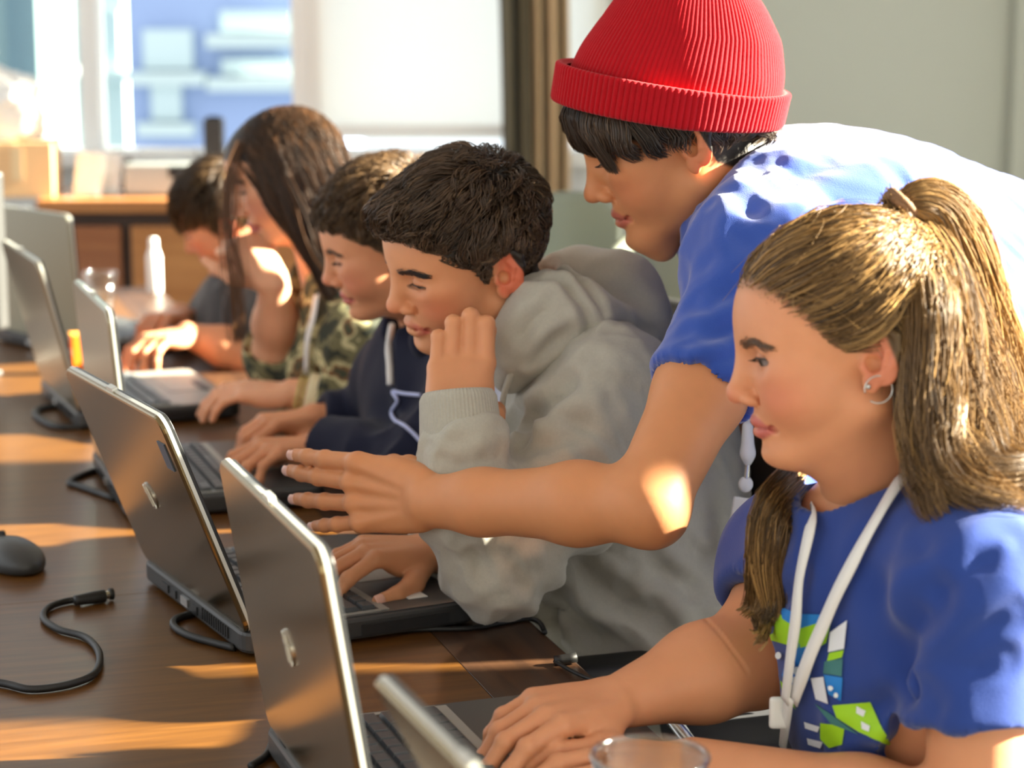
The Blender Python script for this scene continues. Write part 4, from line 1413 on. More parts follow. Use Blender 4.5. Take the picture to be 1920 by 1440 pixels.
# ---- girl with the ponytail (nearest) ----------------------------------------
SK_A = srgb(213, 148, 108)
gA = empty('person', tuple(at(1750, 1440, 1.74) * V(1, 1, 0)))
tag(gA, 'girl with a high ponytail in a blue tee and white lanyard, typing', 'person')
def build_A():
    O = V(*gA.location)
    sub = lambda v: v - O
    frA = head_frame(at(1591, 678, 1.70), .9, 9.0, 2.7, .928, .824)
    neck = at(1648, 985, 1.735)
    shL, shR = at(1838, 1085, 1.60), at(1488, 1058, 1.865)
    pel = at(1800, 1640, 1.86)
    elL, wrL = at(1835, 1560, 1.56), at(1300, 1436, 1.665)
    elR, wrR = at(1420, 1228, 1.80), on_z(1158, 1316, .797)
    # head
    S = Solid()
    add_head(S, frA, cheek=1.10, lip=.95, nose=.98, eye_open=.0046, eye_drop=.0022, jaw=1.03, chin=.95)
    nk0 = to_world(frA, (-.022, 0, -.040))[0]
    S.cone(nk0, neck, .046, .050, k=.03)
    S.ell(to_world(frA, (.012, 0, -.085))[0], (.034, .034, .040), k=.03)
    head = S.mesh(.0013)
    # arms and hands
    S = Solid()
    S.chain([shR, elR, elR * .6 + wrR * .4, wrR], [.043, .044, .041, .0235], k=.02)
    S.chain([shL, elL, elL * .6 + wrL * .4, wrL], [.044, .040, .037, .0240], k=.02)
    dR = unit(on_z(1008, 1345, .800) - wrR)
    tipsR = add_hand(S, wrR + V(0, 0, .002), dR + V(0, 0, .06), V(-.10, -.25, 1), -1, [(22, 30, 16), (26, 34, 18), (30, 36, 20), (30, 34, 20)], s=.90,
                     thumb=[(.62, .62, -.25), (.86, .42, -.22), (.95, .18, -.14)])
    dL = unit(on_z(1040, 1408, .795) - wrL)
    tipsL = add_hand(S, wrL, dL, V(-.05, -.15, 1), 1, [(14, 26, 14), (16, 30, 16), (20, 32, 18), (22, 32, 18)], s=.90,
                     thumb=[(.66, .60, -.12), (.90, .34, -.14), (.97, .16, -.10)])
    av, af = S.mesh(.0024)
    av = crease(av, af, bvh_of(av, af), [([(1322, 1160), (1350, 1190), (1380, 1230), (1402, 1262)], .0018, .0010)])
    arms = (av, af)
    S = Solid(); torso(S, shL, shR, neck, pel, .088, -.004); S.cone(neck, (shL + shR) / 2, .045, .06, k=.03)
    tor = S.mesh(.008)
    hl = hairline_fn([-.12, -.06, -.030, -.018, -.002, .010, .024, .045, .064, .082, .1], [-.06, -.055, -.030, .040, .046, .018, .030, .052, .066, .074, .076])
    hl_t = hairline_fn([-.12, -.06, -.030, -.018, -.002, .010, .024, .045, .064, .082, .1], [-.06, -.055, -.030, .040, .046, .018, .030, .052, .066, .074, .076], .011)
    hairc = np.array(srgb(92, 72, 44))
    def tint(v):
        c = face_tint(frA, v + O, SK_A, srgb(190, 104, 92), srgb(204, 104, 84), .55, .5, hairc, lambda L: hl_t(L - V(0, 0, .011)))
        # hair tint only on the skull
        L = to_local(frA, v + O); far = np.linalg.norm(L - HC, axis=1) > .165
        c[far] = SK_A
        return c
    parts = [(sub(v), f) for v, f in (head, arms, tor)]
    skin_obj(gA, parts, tint)
    kids = kids_for(gA)
    kids(lambda: eyeballs(frA, gA, look=(4, -14), iris=(.06, .05, .035), sides=(1, -1), mat=M['eye']))
    kids(lambda: brow_lashes(frA, gA, np.array(srgb(104, 78, 56)), sides=(1, -1), drop=.0022, opening=.0046, brow_z=.0345, skin=bvh_of(*head), n=220, brow_r=.0004))
    kids(lambda: nail_mesh(gA, tipsR + tipsL, M['nail_polish']))
    # tee
    S = Solid()
    R = torso(S, shL, shR, neck, pel, .098, .009, belly=1.05)
    hemR = shR + (elR - shR) * .50; hemL = shL + (elL - shL) * .56
    S.chain([shR, hemR + (elR - shR) * .1], [.048, .052], k=.03)
    S.chain([shL, hemL + (elL - shL) * .1], [.054, .058], k=.03)
    dRs, dLs = unit(elR - shR), unit(elL - shL)
    halfball(S, hemR, dRs, .075); halfball(S, hemL, dLs, .085)
    S.cone(hemR - dRs * .05, hemR + dRs * .05, .0435, .049, k=.004, op='s')
    S.cone(hemL - dLs * .05, hemL + dLs * .05, .0465, .053, k=.004, op='s')
    # neckline
    S.cone(neck + V(0, 0, .12), neck - R[:, 2] * .005 + R[:, 1] * .020, .075, .057, k=.006, op='s')
    v, f = S.mesh(.0032)
    v = folds(v, f, .0040, .075, 5, axis=R[:, 2] + R[:, 0] * .6, stretch=2.4)
    bvh = bvh_of(v, f)
    v = crease(v, f, bvh, [([(1750, 1130), (1712, 1190), (1700, 1260), (1740, 1330)], .014, .012), ([(1890, 1020), (1800, 1080), (1730, 1150)], .012, .007),
        ([(1900, 1150), (1820, 1190), (1750, 1260)], .009, .003), ([(1880, 1240), (1810, 1265), (1755, 1310)], .009, .003), ([(1640, 1030), (1660, 1150), (1690, 1280)], .016, .006),
        ([(1700, 1300), (1640, 1330), (1590, 1340)], .012, .007), ([(1720, 1390), (1650, 1420), (1580, 1400)], .012, .008), ([(1700, 1000), (1740, 1060), (1730, 1130)], .014, .006), ([(1500, 1080), (1470, 1120), (1440, 1150)], .010, .006)])
    shirt = link('t_shirt', mesh_np('t_shirt', sub(v), f), M['tee_blue'], gA)
    bvh = bvh_of(v, f)
    allv, allf = join_np([(v, f), head]); bvall = bvh_of(allv, allf)
    # collar rib around the neck opening
    ring = []
    for a in np.linspace(0, 2 * math.pi, 48, endpoint=False):
        d = R[:, 0] * math.cos(a) + R[:, 1] * math.sin(a)
        h = bvh.ray_cast(Vector(neck + R[:, 1] * .018 + V(0, 0, .02)), Vector(unit(d - V(0, 0, .25 + .25 * math.sin(a)))))
        if h[0] is not None: ring.append(np.array(h[0]))
    ring = np.array(ring)
    for _ in range(6): ring = (np.roll(ring, 1, 0) + ring * 2 + np.roll(ring, -1, 0)) / 4
    ring = np.vstack([ring, ring[:2]])
    vv, ff = tubes(ring[None], np.full((1, len(ring)), .0055), 8)
    link('collar', mesh_np('collar', sub(vv), ff), M['tee_blue'], gA)
    # print on the shirt front
    lime, sky, wht, dgr = [plain(n_, srgb(*c_), .6) for n_, c_ in (('print_lime', (158, 214, 30)), ('print_blue', (30, 128, 210)), ('print_white', (226, 232, 240)), ('print_teal', (60, 120, 120)))]
    patches = [
        (lime, [(1440, 1160), (1462, 1150), (1500, 1175), (1560, 1160), (1548, 1205), (1500, 1215), (1448, 1200)]),
        (sky, [(1466, 1140), (1500, 1150), (1545, 1152), (1556, 1162), (1500, 1178), (1470, 1160)]),
        (wht, [(1436, 1205), (1470, 1208), (1482, 1225), (1470, 1268), (1452, 1250)]),
        (lime, [(1450, 1210), (1480, 1214), (1478, 1222), (1452, 1218)]),
        (sky, [(1490, 1200), (1528, 1222), (1520, 1275), (1480, 1290), (1468, 1265)]),
        (lime, [(1466, 1275), (1482, 1292), (1495, 1330), (1470, 1300)]),
        (lime, [(1512, 1200), (1562, 1162), (1552, 1205), (1528, 1220)]),
        (wht, [(1560, 1185), (1592, 1162), (1586, 1215), (1556, 1222)]),
        (lime, [(1556, 1224), (1584, 1218), (1580, 1232), (1552, 1240)]),
        (dgr, [(1548, 1240), (1582, 1234), (1580, 1268), (1546, 1262)]),
        (sky, [(1548, 1264), (1582, 1270), (1578, 1312), (1556, 1300)]),
        (wht, [(1524, 1270), (1548, 1268), (1556, 1318), (1534, 1310)]),
        (lime, [(1562, 1322), (1632, 1315), (1670, 1398), (1612, 1372), (1570, 1345)]),
        (dgr, [(1530, 1318), (1562, 1340), (1612, 1376), (1560, 1356)]),
        (wht, [(1607, 1322), (1624, 1332), (1620, 1344), (1606, 1336)]),
        (wht, [(1616, 1352), (1634, 1362), (1632, 1372), (1618, 1366)]),
        (lime, [(1540, 1355), (1585, 1360), (1580, 1395), (1556, 1402), (1540, 1385)]),
        (wht, [(1510, 1352), (1540, 1362), (1536, 1372), (1512, 1364)]), (wht, [(1516, 1382), (1546, 1390), (1542, 1402), (1518, 1394)]),
        (wht, [(1518, 1412), (1552, 1418), (1550, 1432), (1520, 1440)]),
    ]
    for k, (m_, poly) in enumerate(patches):
        kids(lambda: print_patch('shirt_print', bvh, poly, m_, gA, off=.0012 + .0004 * (k % 4)))
    white_l = plain('print_letter', srgb(235, 245, 250), .6)
    for k, (cx, cy, s_) in enumerate(((1446, 1216, 6), (1456, 1222, 6), (1466, 1228, 6), (1490, 1245, 7), (1500, 1256, 7), (1498, 1274, 7), (1562, 1288, 4), (1570, 1300, 4))):
        ring_ = [(cx + s_ * math.cos(a), cy + s_ * 1.2 * math.sin(a)) for a in np.linspace(0, 6.28, 9)[:-1]]
        kids(lambda: print_patch('shirt_print', bvh, ring_, white_l if k != 0 else sky, gA, off=.0034))
    # lanyard: two straps meeting over the print, then hanging
    lan = []
    def strap(pix, w, off=.006):
        P, Nn = [], []
        pix = smooth_path(np.array([(x, y, 0) for x, y in pix]), 6)
        for x, y, _ in pix:
            h = surf_hit(bvall, x, y, off)
            if h: P.append(h[0]); Nn.append(h[1])
        P = np.array(P); Nn = np.array(Nn)
        for _ in range(4):
            P[1:-1] = (P[:-2] + 2 * P[1:-1] + P[2:]) / 4
            Nn[1:-1] = (Nn[:-2] + Nn[1:-1] + Nn[2:]); Nn /= np.linalg.norm(Nn, axis=1, keepdims=True)
        kids(lambda: ribbon('lanyard_strap', P, Nn, w, M['white_ribbon'], gA))
    strap([(1712, 888), (1690, 920), (1650, 990), (1600, 1075), (1560, 1160), (1525, 1240), (1500, 1310)], .0125, .0075)
    strap([(1545, 948), (1540, 965), (1522, 1050), (1508, 1150), (1498, 1240), (1490, 1310)], .0115, .0095)
    strap([(1496, 1300), (1490, 1350), (1484, 1400), (1480, 1450), (1478, 1480)], .0115, .009)
    h = surf_hit(bvh, 1482, 1330, .010)
    if h:
        def clip_():
            S = Solid(); S.box(h[0], (.009, .004, .014), .003); vv, ff = S.mesh(.0015); link('lanyard_clip', mesh_np('lanyard_clip', vv, ff), M['white_cord'], gA)
        kids(clip_)
    # bracelet-thin dark hair tie line on the right upper arm
    # trousers
    knees = [pel + V(-.40, -.20, .02), pel + V(-.44, .02, .02)]
    fts = [V(knees[0][0] - .02, knees[0][1], 0), V(knees[1][0] - .02, knees[1][1], 0)]
    kids(lambda: legs('trousers', gA, pel, R, V(-.9, -.4, 0), knees, fts, M['denim']))
    # small ear stud and dangling earring on the near ear
    def earring():
        p = to_world(frA, ear_pt(1, .0085, -.024, .006))[0]
        S = Solid(); S.ell(p, (.0025, .0025, .0025)); vv, ff = S.mesh(.0008); link('ear_stud', mesh_np('ear_stud', vv, ff), M['steel'], gA)
        ring = [p + V(.011 * math.sin(a) + .008, -.002, -.010 - .011 * math.cos(a) + .008) for a in np.linspace(-.6, 5.0, 24)]
        tube_obj('hoop_earring', ring, .0006, M['steel'], gA, 6, 2)
    kids(earring)
    # ---------------- hair
    rng = np.random.default_rng(11)
    base = np.array(srgb(114, 86, 50)); dark = np.array(srgb(60, 44, 26)); gold = np.array(srgb(192, 152, 94))
    knot = V(-.062, 0, .128)
    def colr(n, b=.5):
        t = np.clip(rng.normal(b, .28, n), 0, 1)[:, None]
        return np.where(t < .5, dark + (base - dark) * t * 2, base + (gold - base) * (t - .5) * 2)
    def W(L): return to_world(frA, L.reshape(-1, 3)).reshape(L.shape)
    # swept-back top and sides, gathered into the knot
    n = 6000
    d = scalp_roots(n * 2, hl, rng)
    p = scalp2(d, 0.0)
    top = (p[:, 2] > .045 + .15 * (-p[:, 0]).clip(0)) | ((p[:, 0] > -.012) & (p[:, 2] > .0))
    d = d[top][:n]; n = len(d)
    dk = unit(knot - HC)
    m_ = 10
    t = np.linspace(0, 1, m_)
    L = np.empty((n, m_, 3))
    lump = rng.random(n)
    dm = d * .75 + V(-.62, 0, .02) + V(0, .25, 0) * np.sign(d[:, 1:2])
    dm /= np.linalg.norm(dm, axis=1, keepdims=True)
    for j, tt in enumerate(t):
        dd = d * (1 - tt) ** 2 + 2 * dm * tt * (1 - tt) + dk * tt * tt
        dd /= np.linalg.norm(dd, axis=1, keepdims=True)
        wob = .0025 * np.sin(6 * tt + lump * 9) + .002 * rng.normal(size=n) * tt * (1 - tt) * 2
        lift = (.0005 + .014 * math.sin(math.pi * min(tt * .9 + .08, 1)) * (.35 + .65 * lump) + wob)
        L[:, j] = scalp2(dd, lift[:, None])
    end = knot + rng.normal(size=(n, 3)) * .006
    wgt = sstep(t, .75, 1.0)[None, :, None]
    L = L * (1 - wgt) + (end[:, None, :]) * wgt
    kids(lambda: strand_mesh(gA, 'swept_back_hair', W(L), .00045 + .0003 * rng.random(n), colr(n, .52), M['hair'], .8))
    # hair tie
    kw = to_world(frA, knot)[0]
    fw, lf, upv = frA[0].T
    def tie():
        ax = unit(-fw * .8 + upv * .6); a2 = unit(np.cross(ax, lf)); a3 = np.cross(ax, a2)
        for q in (0, .004):
            ring = [kw + ax * (q + .002) + (a2 * math.cos(a) + a3 * math.sin(a)) * .0135 for a in np.linspace(0, 2 * math.pi, 30)]
            vv, ff = tubes(np.array(ring)[None], np.full((1, 30), .0036), 8)
            link('hair_tie', mesh_np('hair_tie', vv, ff), plain('hair_tie_cloth', srgb(122, 92, 66), .8), gA)
    kids(tie)
    # ponytail: up out of the tie, over and down behind
    Y0 = kw[1]
    guide = np.array([kw, at(1716, 378, Y0), at(1760, 390, Y0 + .01), at(1802, 465, Y0 + .02), at(1838, 600, Y0 + .03), at(1872, 740, Y0 + .03), at(1905, 860, Y0 + .02), at(1935, 960, Y0 + .0)])
    def bundle(guide, n, r0, r1, m_, curl, cb, name, rad=.00045, phase=0.0, flat=1.0, tipj=.0, uneven=.0):
        G = smooth_path(guide, 8); tt = np.linspace(0, 1, m_)
        gi = np.linspace(0, len(G) - 1, m_)
        base_ = np.stack([np.interp(gi, np.arange(len(G)), G[:, k]) for k in range(3)], 1)
        T = np.gradient(base_, axis=0); T /= np.linalg.norm(T, axis=1, keepdims=True)
        A = np.cross(T, V(0, 1, 0)); A /= np.linalg.norm(A, axis=1, keepdims=True); B = np.cross(T, A)
        a = rng.random(n) * 2 * math.pi; rr = np.sqrt(rng.random(n))
        R_ = (r0 + (r1 - r0) * np.sin(np.clip(tt * 1.25, 0, 1) * math.pi / 2))[None]
        cl = rng.integers(0, 40, n)
        ca = rng.random(40) * 6.28; cr = np.sqrt(rng.random(40))
        mixc = sstep(tt, .25, 1.0)[None] * .8
        ox = rr[:, None] * np.cos(a)[:, None] * (1 - mixc) + (cr * np.cos(ca))[cl][:, None] * mixc
        oy = rr[:, None] * np.sin(a)[:, None] * (1 - mixc) + (cr * np.sin(ca))[cl][:, None] * mixc
        wv = curl * np.sin(tt[None] * 9 + cl[:, None] * 1.7 + phase) * tt[None]
        wv2 = curl * np.cos(tt[None] * 8 + cl[:, None] * 2.3) * tt[None]
        # each lock ends at its own length
        le = 1 - uneven * (rng.random(40)[cl] * .8 + rng.random(n) * .2)
        P = base_[None] + A[None] * ((ox * R_ + wv))[..., None] + B[None] * ((oy * R_ * flat + wv2))[..., None]
        if uneven:
            idx = (tt[None] * le[:, None]) * (m_ - 1); i0 = np.clip(np.floor(idx).astype(int), 0, m_ - 2); fr_ = (idx - i0)[..., None]
            ar = np.arange(n)[:, None]
            P = P[ar, i0] * (1 - fr_) + P[ar, i0 + 1] * fr_
        tone = np.clip(rng.normal(0, .18, 40)[cl] + cb + rng.normal(0, .12, n), 0, 1)[:, None]
        col = np.where(tone < .5, dark + (base - dark) * tone * 2, base + (gold - base) * (tone - .5) * 2)
        kids(lambda: strand_mesh(gA, name, P, rad * (.8 + .5 * rng.random(n)), col, M['hair'], .5))
    bundle(guide, 3600, .009, .036, 18, .009, .66, 'ponytail', flat=.8, uneven=.12)
    # loose lower hair: from behind the ear down over the shoulder
    Yn = to_world(frA, (-.03, .06, 0))[0][1]
    for gpts, n_, ra, rb, cb, ph in (
        ([(1700, 440, .075), (1732, 520, .02), (1740, 600, -.008), (1744, 720, -.020), (1752, 820, -.035), (1800, 890, -.05), (1880, 930, -.05), (1960, 940, -.03)], 1700, .016, .030, .40, 0.),
        ([(1710, 430, .08), (1750, 500, .04), (1770, 600, .02), (1785, 720, .01), (1815, 820, .0), (1870, 890, -.01), (1945, 925, .0)], 1700, .022, .034, .42, 1.),
        ([(1735, 640, .01), (1728, 740, -.008), (1728, 820, -.026), (1740, 880, -.045), (1760, 930, -.055), (1815, 945, -.055)], 700, .010, .018, .30, 2.),
        ([(1720, 450, .09), (1770, 540, .06), (1820, 680, .05), (1850, 790, .04), (1890, 880, .03), (1960, 930, .03)], 700, .025, .034, .6, 3.)):
        bundle(np.array([at(x, y, Yn + dy) for x, y, dy in gpts]), n_, ra, rb, 16, .013, cb, 'loose_hair', phase=ph, uneven=.25)
    # under-layer on the back of the skull so no skin shows
    n = 1500
    dd = scalp_roots(n * 3, hl, rng); p = scalp2(dd, 0)
    dd = dd[(p[:, 0] < -.015)][:n]; n = len(dd)
    p0 = scalp2(dd, .002); p1 = scalp2(dd + V(-.15, 0, -.25), .010); p2 = p0 + V(-.018, 0, -.055); p2[:, 1] *= 1.05
    p3 = p0 + V(-.020, 0, -.110)
    kids(lambda: strand_mesh(gA, 'back_hair', W(bezier_paths(p0, p1, p2, p3, 9)), .0008 + .0004 * rng.random(n), colr(n, .35), M['hair'], .5))
    # fine short hairs along the hairline
    dd = rng.normal(size=(60000, 3)); dd /= np.linalg.norm(dd, axis=1, keepdims=True); p = scalp2(dd, 0)
    band = (hl(p + V(0, 0, .005)) > .5) & (hl(p - V(0, 0, .007)) < .5) & (p[:, 0] > -.004)
    dd = dd[band][:1100]; n = len(dd)
    back_ = V(-.55, 0, .10) + rng.normal(size=(n, 3)) * .08; le = (.25 + .35 * rng.random(n))[:, None]
    p0 = scalp2(dd, -.0005); p1 = scalp2(dd + back_ * le * .4, .002); p2 = scalp2(dd + back_ * le * .8, .005); p3 = scalp2(dd + back_ * le * 1.2, .008)
    kids(lambda: strand_mesh(gA, 'baby_hair', W(bezier_paths(p0, p1, p2, p3, 7)), np.full(n, .00028), colr(n, .45), M['hair'], .8))
    # a few flyaway hairs
    n = 220
    dd = scalp_roots(n * 3, hl, rng)[:n]; p0 = scalp2(dd, .010)
    p1 = scalp2(dd + V(-.25, 0, .1) + rng.normal(size=(n, 3)) * .15, .018); p2 = scalp2(dd + V(-.5, 0, .1) + rng.normal(size=(n, 3)) * .25, .022); p3 = scalp2(dd + V(-.75, 0, .0) + rng.normal(size=(n, 3)) * .35, .018)
    kids(lambda: strand_mesh(gA, 'flyaway_hair', W(bezier_paths(p0, p1, p2, p3, 9)), np.full(n, .00026), colr(n, .75), M['hair'], .6))
    # hair falling in front on the far side, below the chin
    Yf = 1.80
    for gpts, n_, ra, rb, cb, ph in (
        ([(1560, 800, .0), (1512, 880, .0), (1482, 960, -.01), (1466, 1050, -.03), (1458, 1120, -.05), (1455, 1175, -.06)], 1300, .026, .020, .40, .5),
        ([(1530, 850, .0), (1490, 920, -.01), (1452, 1010, -.03), (1440, 1090, -.06), (1452, 1150, -.08), (1430, 1190, -.09), (1405, 1208, -.09)], 300, .008, .006, .7, 1.5)):
        G = []
        for x, y, dy in gpts:
            h = surf_hit(bvh, x, y, .014) if y > 930 else None
            G.append(h[0] if h is not None else at(x, y, Yf + dy))
        bundle(np.array(G), n_, ra, rb, 16, .006, cb, 'front_hair', phase=ph, uneven=.3, flat=.35)
build_A()
# ---- boy in the grey hoodie, fist on his cheek -------------------------------
SK_C = srgb(214, 150, 108)
gC = empty('person', tuple(at(1200, 1300, 2.42) * V(1, 1, 0)))
tag(gC, 'boy in a light grey hoodie resting his cheek on his fist', 'person')
def build_C():
    O = V(*gC.location); kids = kids_for(gC)
    sub = lambda v: v - O
    fr = head_frame(at(883, 499, 2.27), 22.3, 17.0, -10.4, .926, .837)
    neck = at(1018, 640, 2.335)
    shL, shR = at(1150, 752, 2.19), at(1010, 745, 2.49)
    pel = at(1215, 1340, 2.44)
    elL, wrL = at(925, 1052, 2.10), at(852, 790, 2.078)
    cuf = at(858, 734, 2.098)
    elR, wrR = at(985, 1000, 2.48), on_z(812, 1034, .795)
    S = Solid()
    add_head(S, fr, nose=1.06, cheek=.97, lip=1.3, eye_open=.0026, eye_drop=.0046, brow=1.05)
    S.cone(to_world(fr, (-.024, 0, -.045))[0], neck, .047, .053, k=.03)
    S.ell(to_world(fr, (.012, 0, -.085))[0], (.03, .03, .024), k=.03)
    head = S.mesh(.0014)
    hb = bvh_of(*head)
    S = Solid()
    S.chain([elL, elL * .55 + wrL * .45, wrL], [.038, .036, .0250], k=.02)
    S.chain([elR, elR * .55 + wrR * .45, wrR], [.038, .036, .0240], k=.02)
    dL = unit(at(864, 680, 2.138) - wrL)
    tL = add_hand(S, wrL, dL, V(-.10, -1, .6), 1, [(-34, 98, 70), (-38, 100, 70), (-38, 102, 70), (-34, 104, 70)], s=.94, tight=.93, fat=1.03,
                  spread=(-.02, 0, .02, .05), thumb=[(.55, .35, -.75), (.75, .0, -.65), (.75, -.3, -.5)])
    dR = unit(on_z(700, 1040, .800) - wrR)
    tR = add_hand(S, wrR, dR + V(0, 0, .10), V(-.1, -.15, 1), -1, [(34, 22, 10), (30, 48, 26), (30, 50, 28), (32, 48, 28)], s=.92, spread=(.22, .06, -.05, -.16),
                  thumb=[(.55, .68, -.3), (.75, .5, -.25), (.9, .25, -.2)])
    arms = S.mesh(.0024)
    S = Solid(); torso(S, shL, shR, neck, pel, .088, -.008); S.chain([shL, elL], [.04, .038]); S.chain([shR, elR], [.04, .038])
    tor = S.mesh(.010)
    hl = hairline_fn([-.12, -.075, -.050, -.034, -.020, -.002, .006, .012, .022, .038, .052, .066, .085, .1], [-.050, -.050, -.046, -.010, .034, .032, -.004, -.004, .026, .034, .050, .066, .070, .072], .003)
    hairc = np.array(srgb(40, 34, 28))
    def tint(v):
        c = face_tint(fr, v + O, SK_C, srgb(192, 96, 82), srgb(214, 100, 74), .45, .75, hairc, hl)
        L = to_local(fr, v + O); c[np.linalg.norm(L - HC, axis=1) > .165] = SK_C
        return c
    skin_obj(gC, [(sub(v), f) for v, f in (head, arms, tor)], tint)
    kids(lambda: eyeballs(fr, gC, look=(0, -30), iris=(.05, .03, .02), sides=(1, -1), mat=M['eye']))
    kids(lambda: brow_lashes(fr, gC, np.array(srgb(40, 30, 24)), sides=(1, -1), drop=.0046, opening=.0024, brow_z=.0345, skin=hb, n=320, brow_r=.00042))
    kids(lambda: nail_mesh(gC, tR, M['nail']))
    # hoodie
    S = Solid()
    R = torso(S, shL, shR, neck, pel, .105, .016, belly=1.0)
    lat, fwd, up = R.T
    S.ell(at(1190, 905, 2.36), (.12, .14, .16), k=.06)
    S.ell(at(1230, 1120, 2.42), (.13, .16, .14), k=.06)
    cuffL = wrL + (elL - wrL) * .02
    fL = unit(elL - wrL)
    S.chain([shL, shL * .5 + elL * .5 + V(.005, -.006, -.012), elL + V(.004, 0, -.002)], [.064, .062, .055], k=.03)
    cu = unit(wrL - cuf)
    S.chain([elL, elL * .5 + wrL * .5 + V(0, 0, -.01), wrL + fL * .035], [.052, .056, .046], k=.02)
    fR = unit(elR - wrR)
    S.chain([shR, elR, wrR + fR * .05], [.06, .052, .044], k=.03)
    S.chain([wrR + fR * .06, wrR + fR * .02], [.036, .034], k=.008)
    halfball(S, wrR + fR * .02, -fR, .045, .002)
    S.cone(wrR - fR * .02, wrR + fR * .05, .028, .028, k=.003, op='s')
    # neck opening
    S.cone(neck + V(-.02, 0, .13), neck + fwd * .03, .07, .058, k=.01, op='s')
    S.cone(neck + fwd * .06, neck + fwd * .16 - up * .06, .045, .04, k=.012, op='s')
    # keep the sleeves off the table
    S.box(V(elL[0] - .24, elL[1] + .02, TABLE_Z - .20), (.32, .13, .2005), .001, k=.006, op='s')
    v, f = S.mesh(.0034)
    v = folds(v, f, .0060, .060, 21, axis=shL - elL, stretch=.6)
    v = folds(v, f, .0030, .032, 23, axis=V(0, 0, 1), stretch=1.3)
    v = crease(v, f, bvh_of(v, f), [([(1110, 690), (1020, 760), (950, 840), (905, 890)], .014, .011), ([(1080, 800), (1000, 850), (930, 885)], .012, .008), ([(1060, 720), (1000, 780), (965, 850)], .010, .008),
        ([(800, 850), (860, 865), (940, 850)], .009, .007), ([(810, 820), (870, 832), (930, 815)], .008, .006), ([(1180, 690), (1220, 760), (1240, 850)], .014, .006),
        ([(1060, 1040), (1130, 1110), (1230, 1170)], .016, .012), ([(1000, 1090), (1080, 1160), (1150, 1230)], .014, .010), ([(1200, 1040), (1270, 1090), (1340, 1130)], .014, .009), ([(1280, 1010), (1330, 1060), (1360, 1120)], .012, .008),
        ([(870, 1020), (900, 1050), (905, 1080)], .008, .007), ([(940, 1020), (960, 1060), (985, 1080)], .010, .007)])
    link('hoodie', mesh_np('hoodie', sub(v), f), M['hood_grey'], gC)
    hv = bvh_of(v, f)
    # ribbed cuff
    def cuff_mesh(p0, p1, r0, r1, th, ribs=64):
        G = smooth_path(np.array([p0, (p0 + p1) / 2, p1]), 8); m_ = len(G)
        T = np.gradient(G, axis=0); T /= np.linalg.norm(T, axis=1, keepdims=True)
        a_ = unit(np.cross(T[0], V(1, 0, 0))); NA = ribs * 4
        ang = np.linspace(0, 2 * math.pi, NA, endpoint=False)
        rows = []
        for off in (0, -th):
            rr = []
            for i in range(m_):
                A = unit(a_ - T[i] * (a_ @ T[i])); B = np.cross(T[i], A); t = i / (m_ - 1)
                rad = r0 + (r1 - r0) * t + off + (.0009 * np.abs(np.sin(ang * ribs / 2)) if off == 0 else 0) - (.004 * max(0, t - .9) / .1 if off == 0 else 0)
                rr.append(G[i] + (np.outer(np.cos(ang), A) + np.outer(np.sin(ang), B)) * np.reshape(rad, (-1, 1)))
            rows.append(rr)
        P = np.array(rows[0] + rows[1][::-1]); nh = len(P)
        idx = np.arange(nh * NA).reshape(nh, NA)
        q = np.stack([idx[:-1], np.roll(idx, -1, 1)[:-1], np.roll(idx, -1, 1)[1:], idx[1:]], -1).reshape(-1, 4)
        return P.reshape(-1, 3), q
    cv, cf = cuff_mesh(wrL + fL * .030, cuf, .0425, .0385, .005)
    link('cuff', mesh_np('cuff', sub(cv), cf), M['hood_grey'], gC)
    # hood lying behind the neck
    S = Solid()
    S.chain([at(1010, 540, 2.36), at(1085, 540, 2.35), at(1160, 560, 2.33), at(1200, 598, 2.31)], [.026, .040, .046, .034], k=.03)
    S.chain([at(1010, 560, 2.50), at(1090, 560, 2.46), at(1170, 580, 2.40)], [.03, .04, .035], k=.03)
    S.chain([at(955, 700, 2.22), at(985, 640, 2.215), at(1030, 590, 2.22), at(1090, 600, 2.23), at(1150, 625, 2.25)], [.020, .030, .036, .036, .026], k=.03)
    S.chain([at(1004, 512, 2.36), at(1050, 520, 2.28), at(1092, 560, 2.225), at(1118, 606, 2.205), at(1100, 632, 2.20)], [.011, .013, .014, .014, .009], k=.006)
    S.chain([at(975, 560, 2.22), at(1020, 528, 2.25), at(1062, 545, 2.215), at(1088, 600, 2.195), at(1050, 640, 2.19), at(990, 690, 2.19)], [.008, .010, .010, .010, .010, .008], k=.008)
    S.cone(to_world(fr, (-.024, 0, -.045))[0], neck, .058, .066, k=.01, op='s')
    v, f = S.mesh(.003)
    v = folds(v, f, .0022, .040, 31, axis=V(1, 0, -.4), stretch=1.8)
    v = crease(v, f, bvh_of(v, f), [([(1000, 520), (1050, 525), (1085, 560), (1105, 600), (1108, 640)], .007, .010), ([(1030, 500), (1080, 520), (1120, 570), (1135, 625)], .007, .008),
        ([(960, 660), (1000, 600), (1050, 565)], .010, .008), ([(985, 700), (1030, 650), (1080, 625)], .010, .007), ([(1130, 520), (1190, 560), (1225, 610)], .012, .006), ([(1150, 600), (1195, 610), (1235, 640)], .010, .006)])
    link('hood', mesh_np('hood', sub(v), f), M['hood_grey'], gC)
    # zip edge and white tee in the open front
    S = Solid()
    S.ell(neck + fwd * .055 - up * .055, (.058, .030, .085), rot=R, k=.02)
    S.cone(neck + fwd * .02, neck - up * .02 + fwd * .05, .056, .05, k=.02)
    v, f = S.mesh(.004)
    link('undershirt', mesh_np('undershirt', sub(v), f), plain('white_tee', srgb(225, 230, 250), .8), gC)
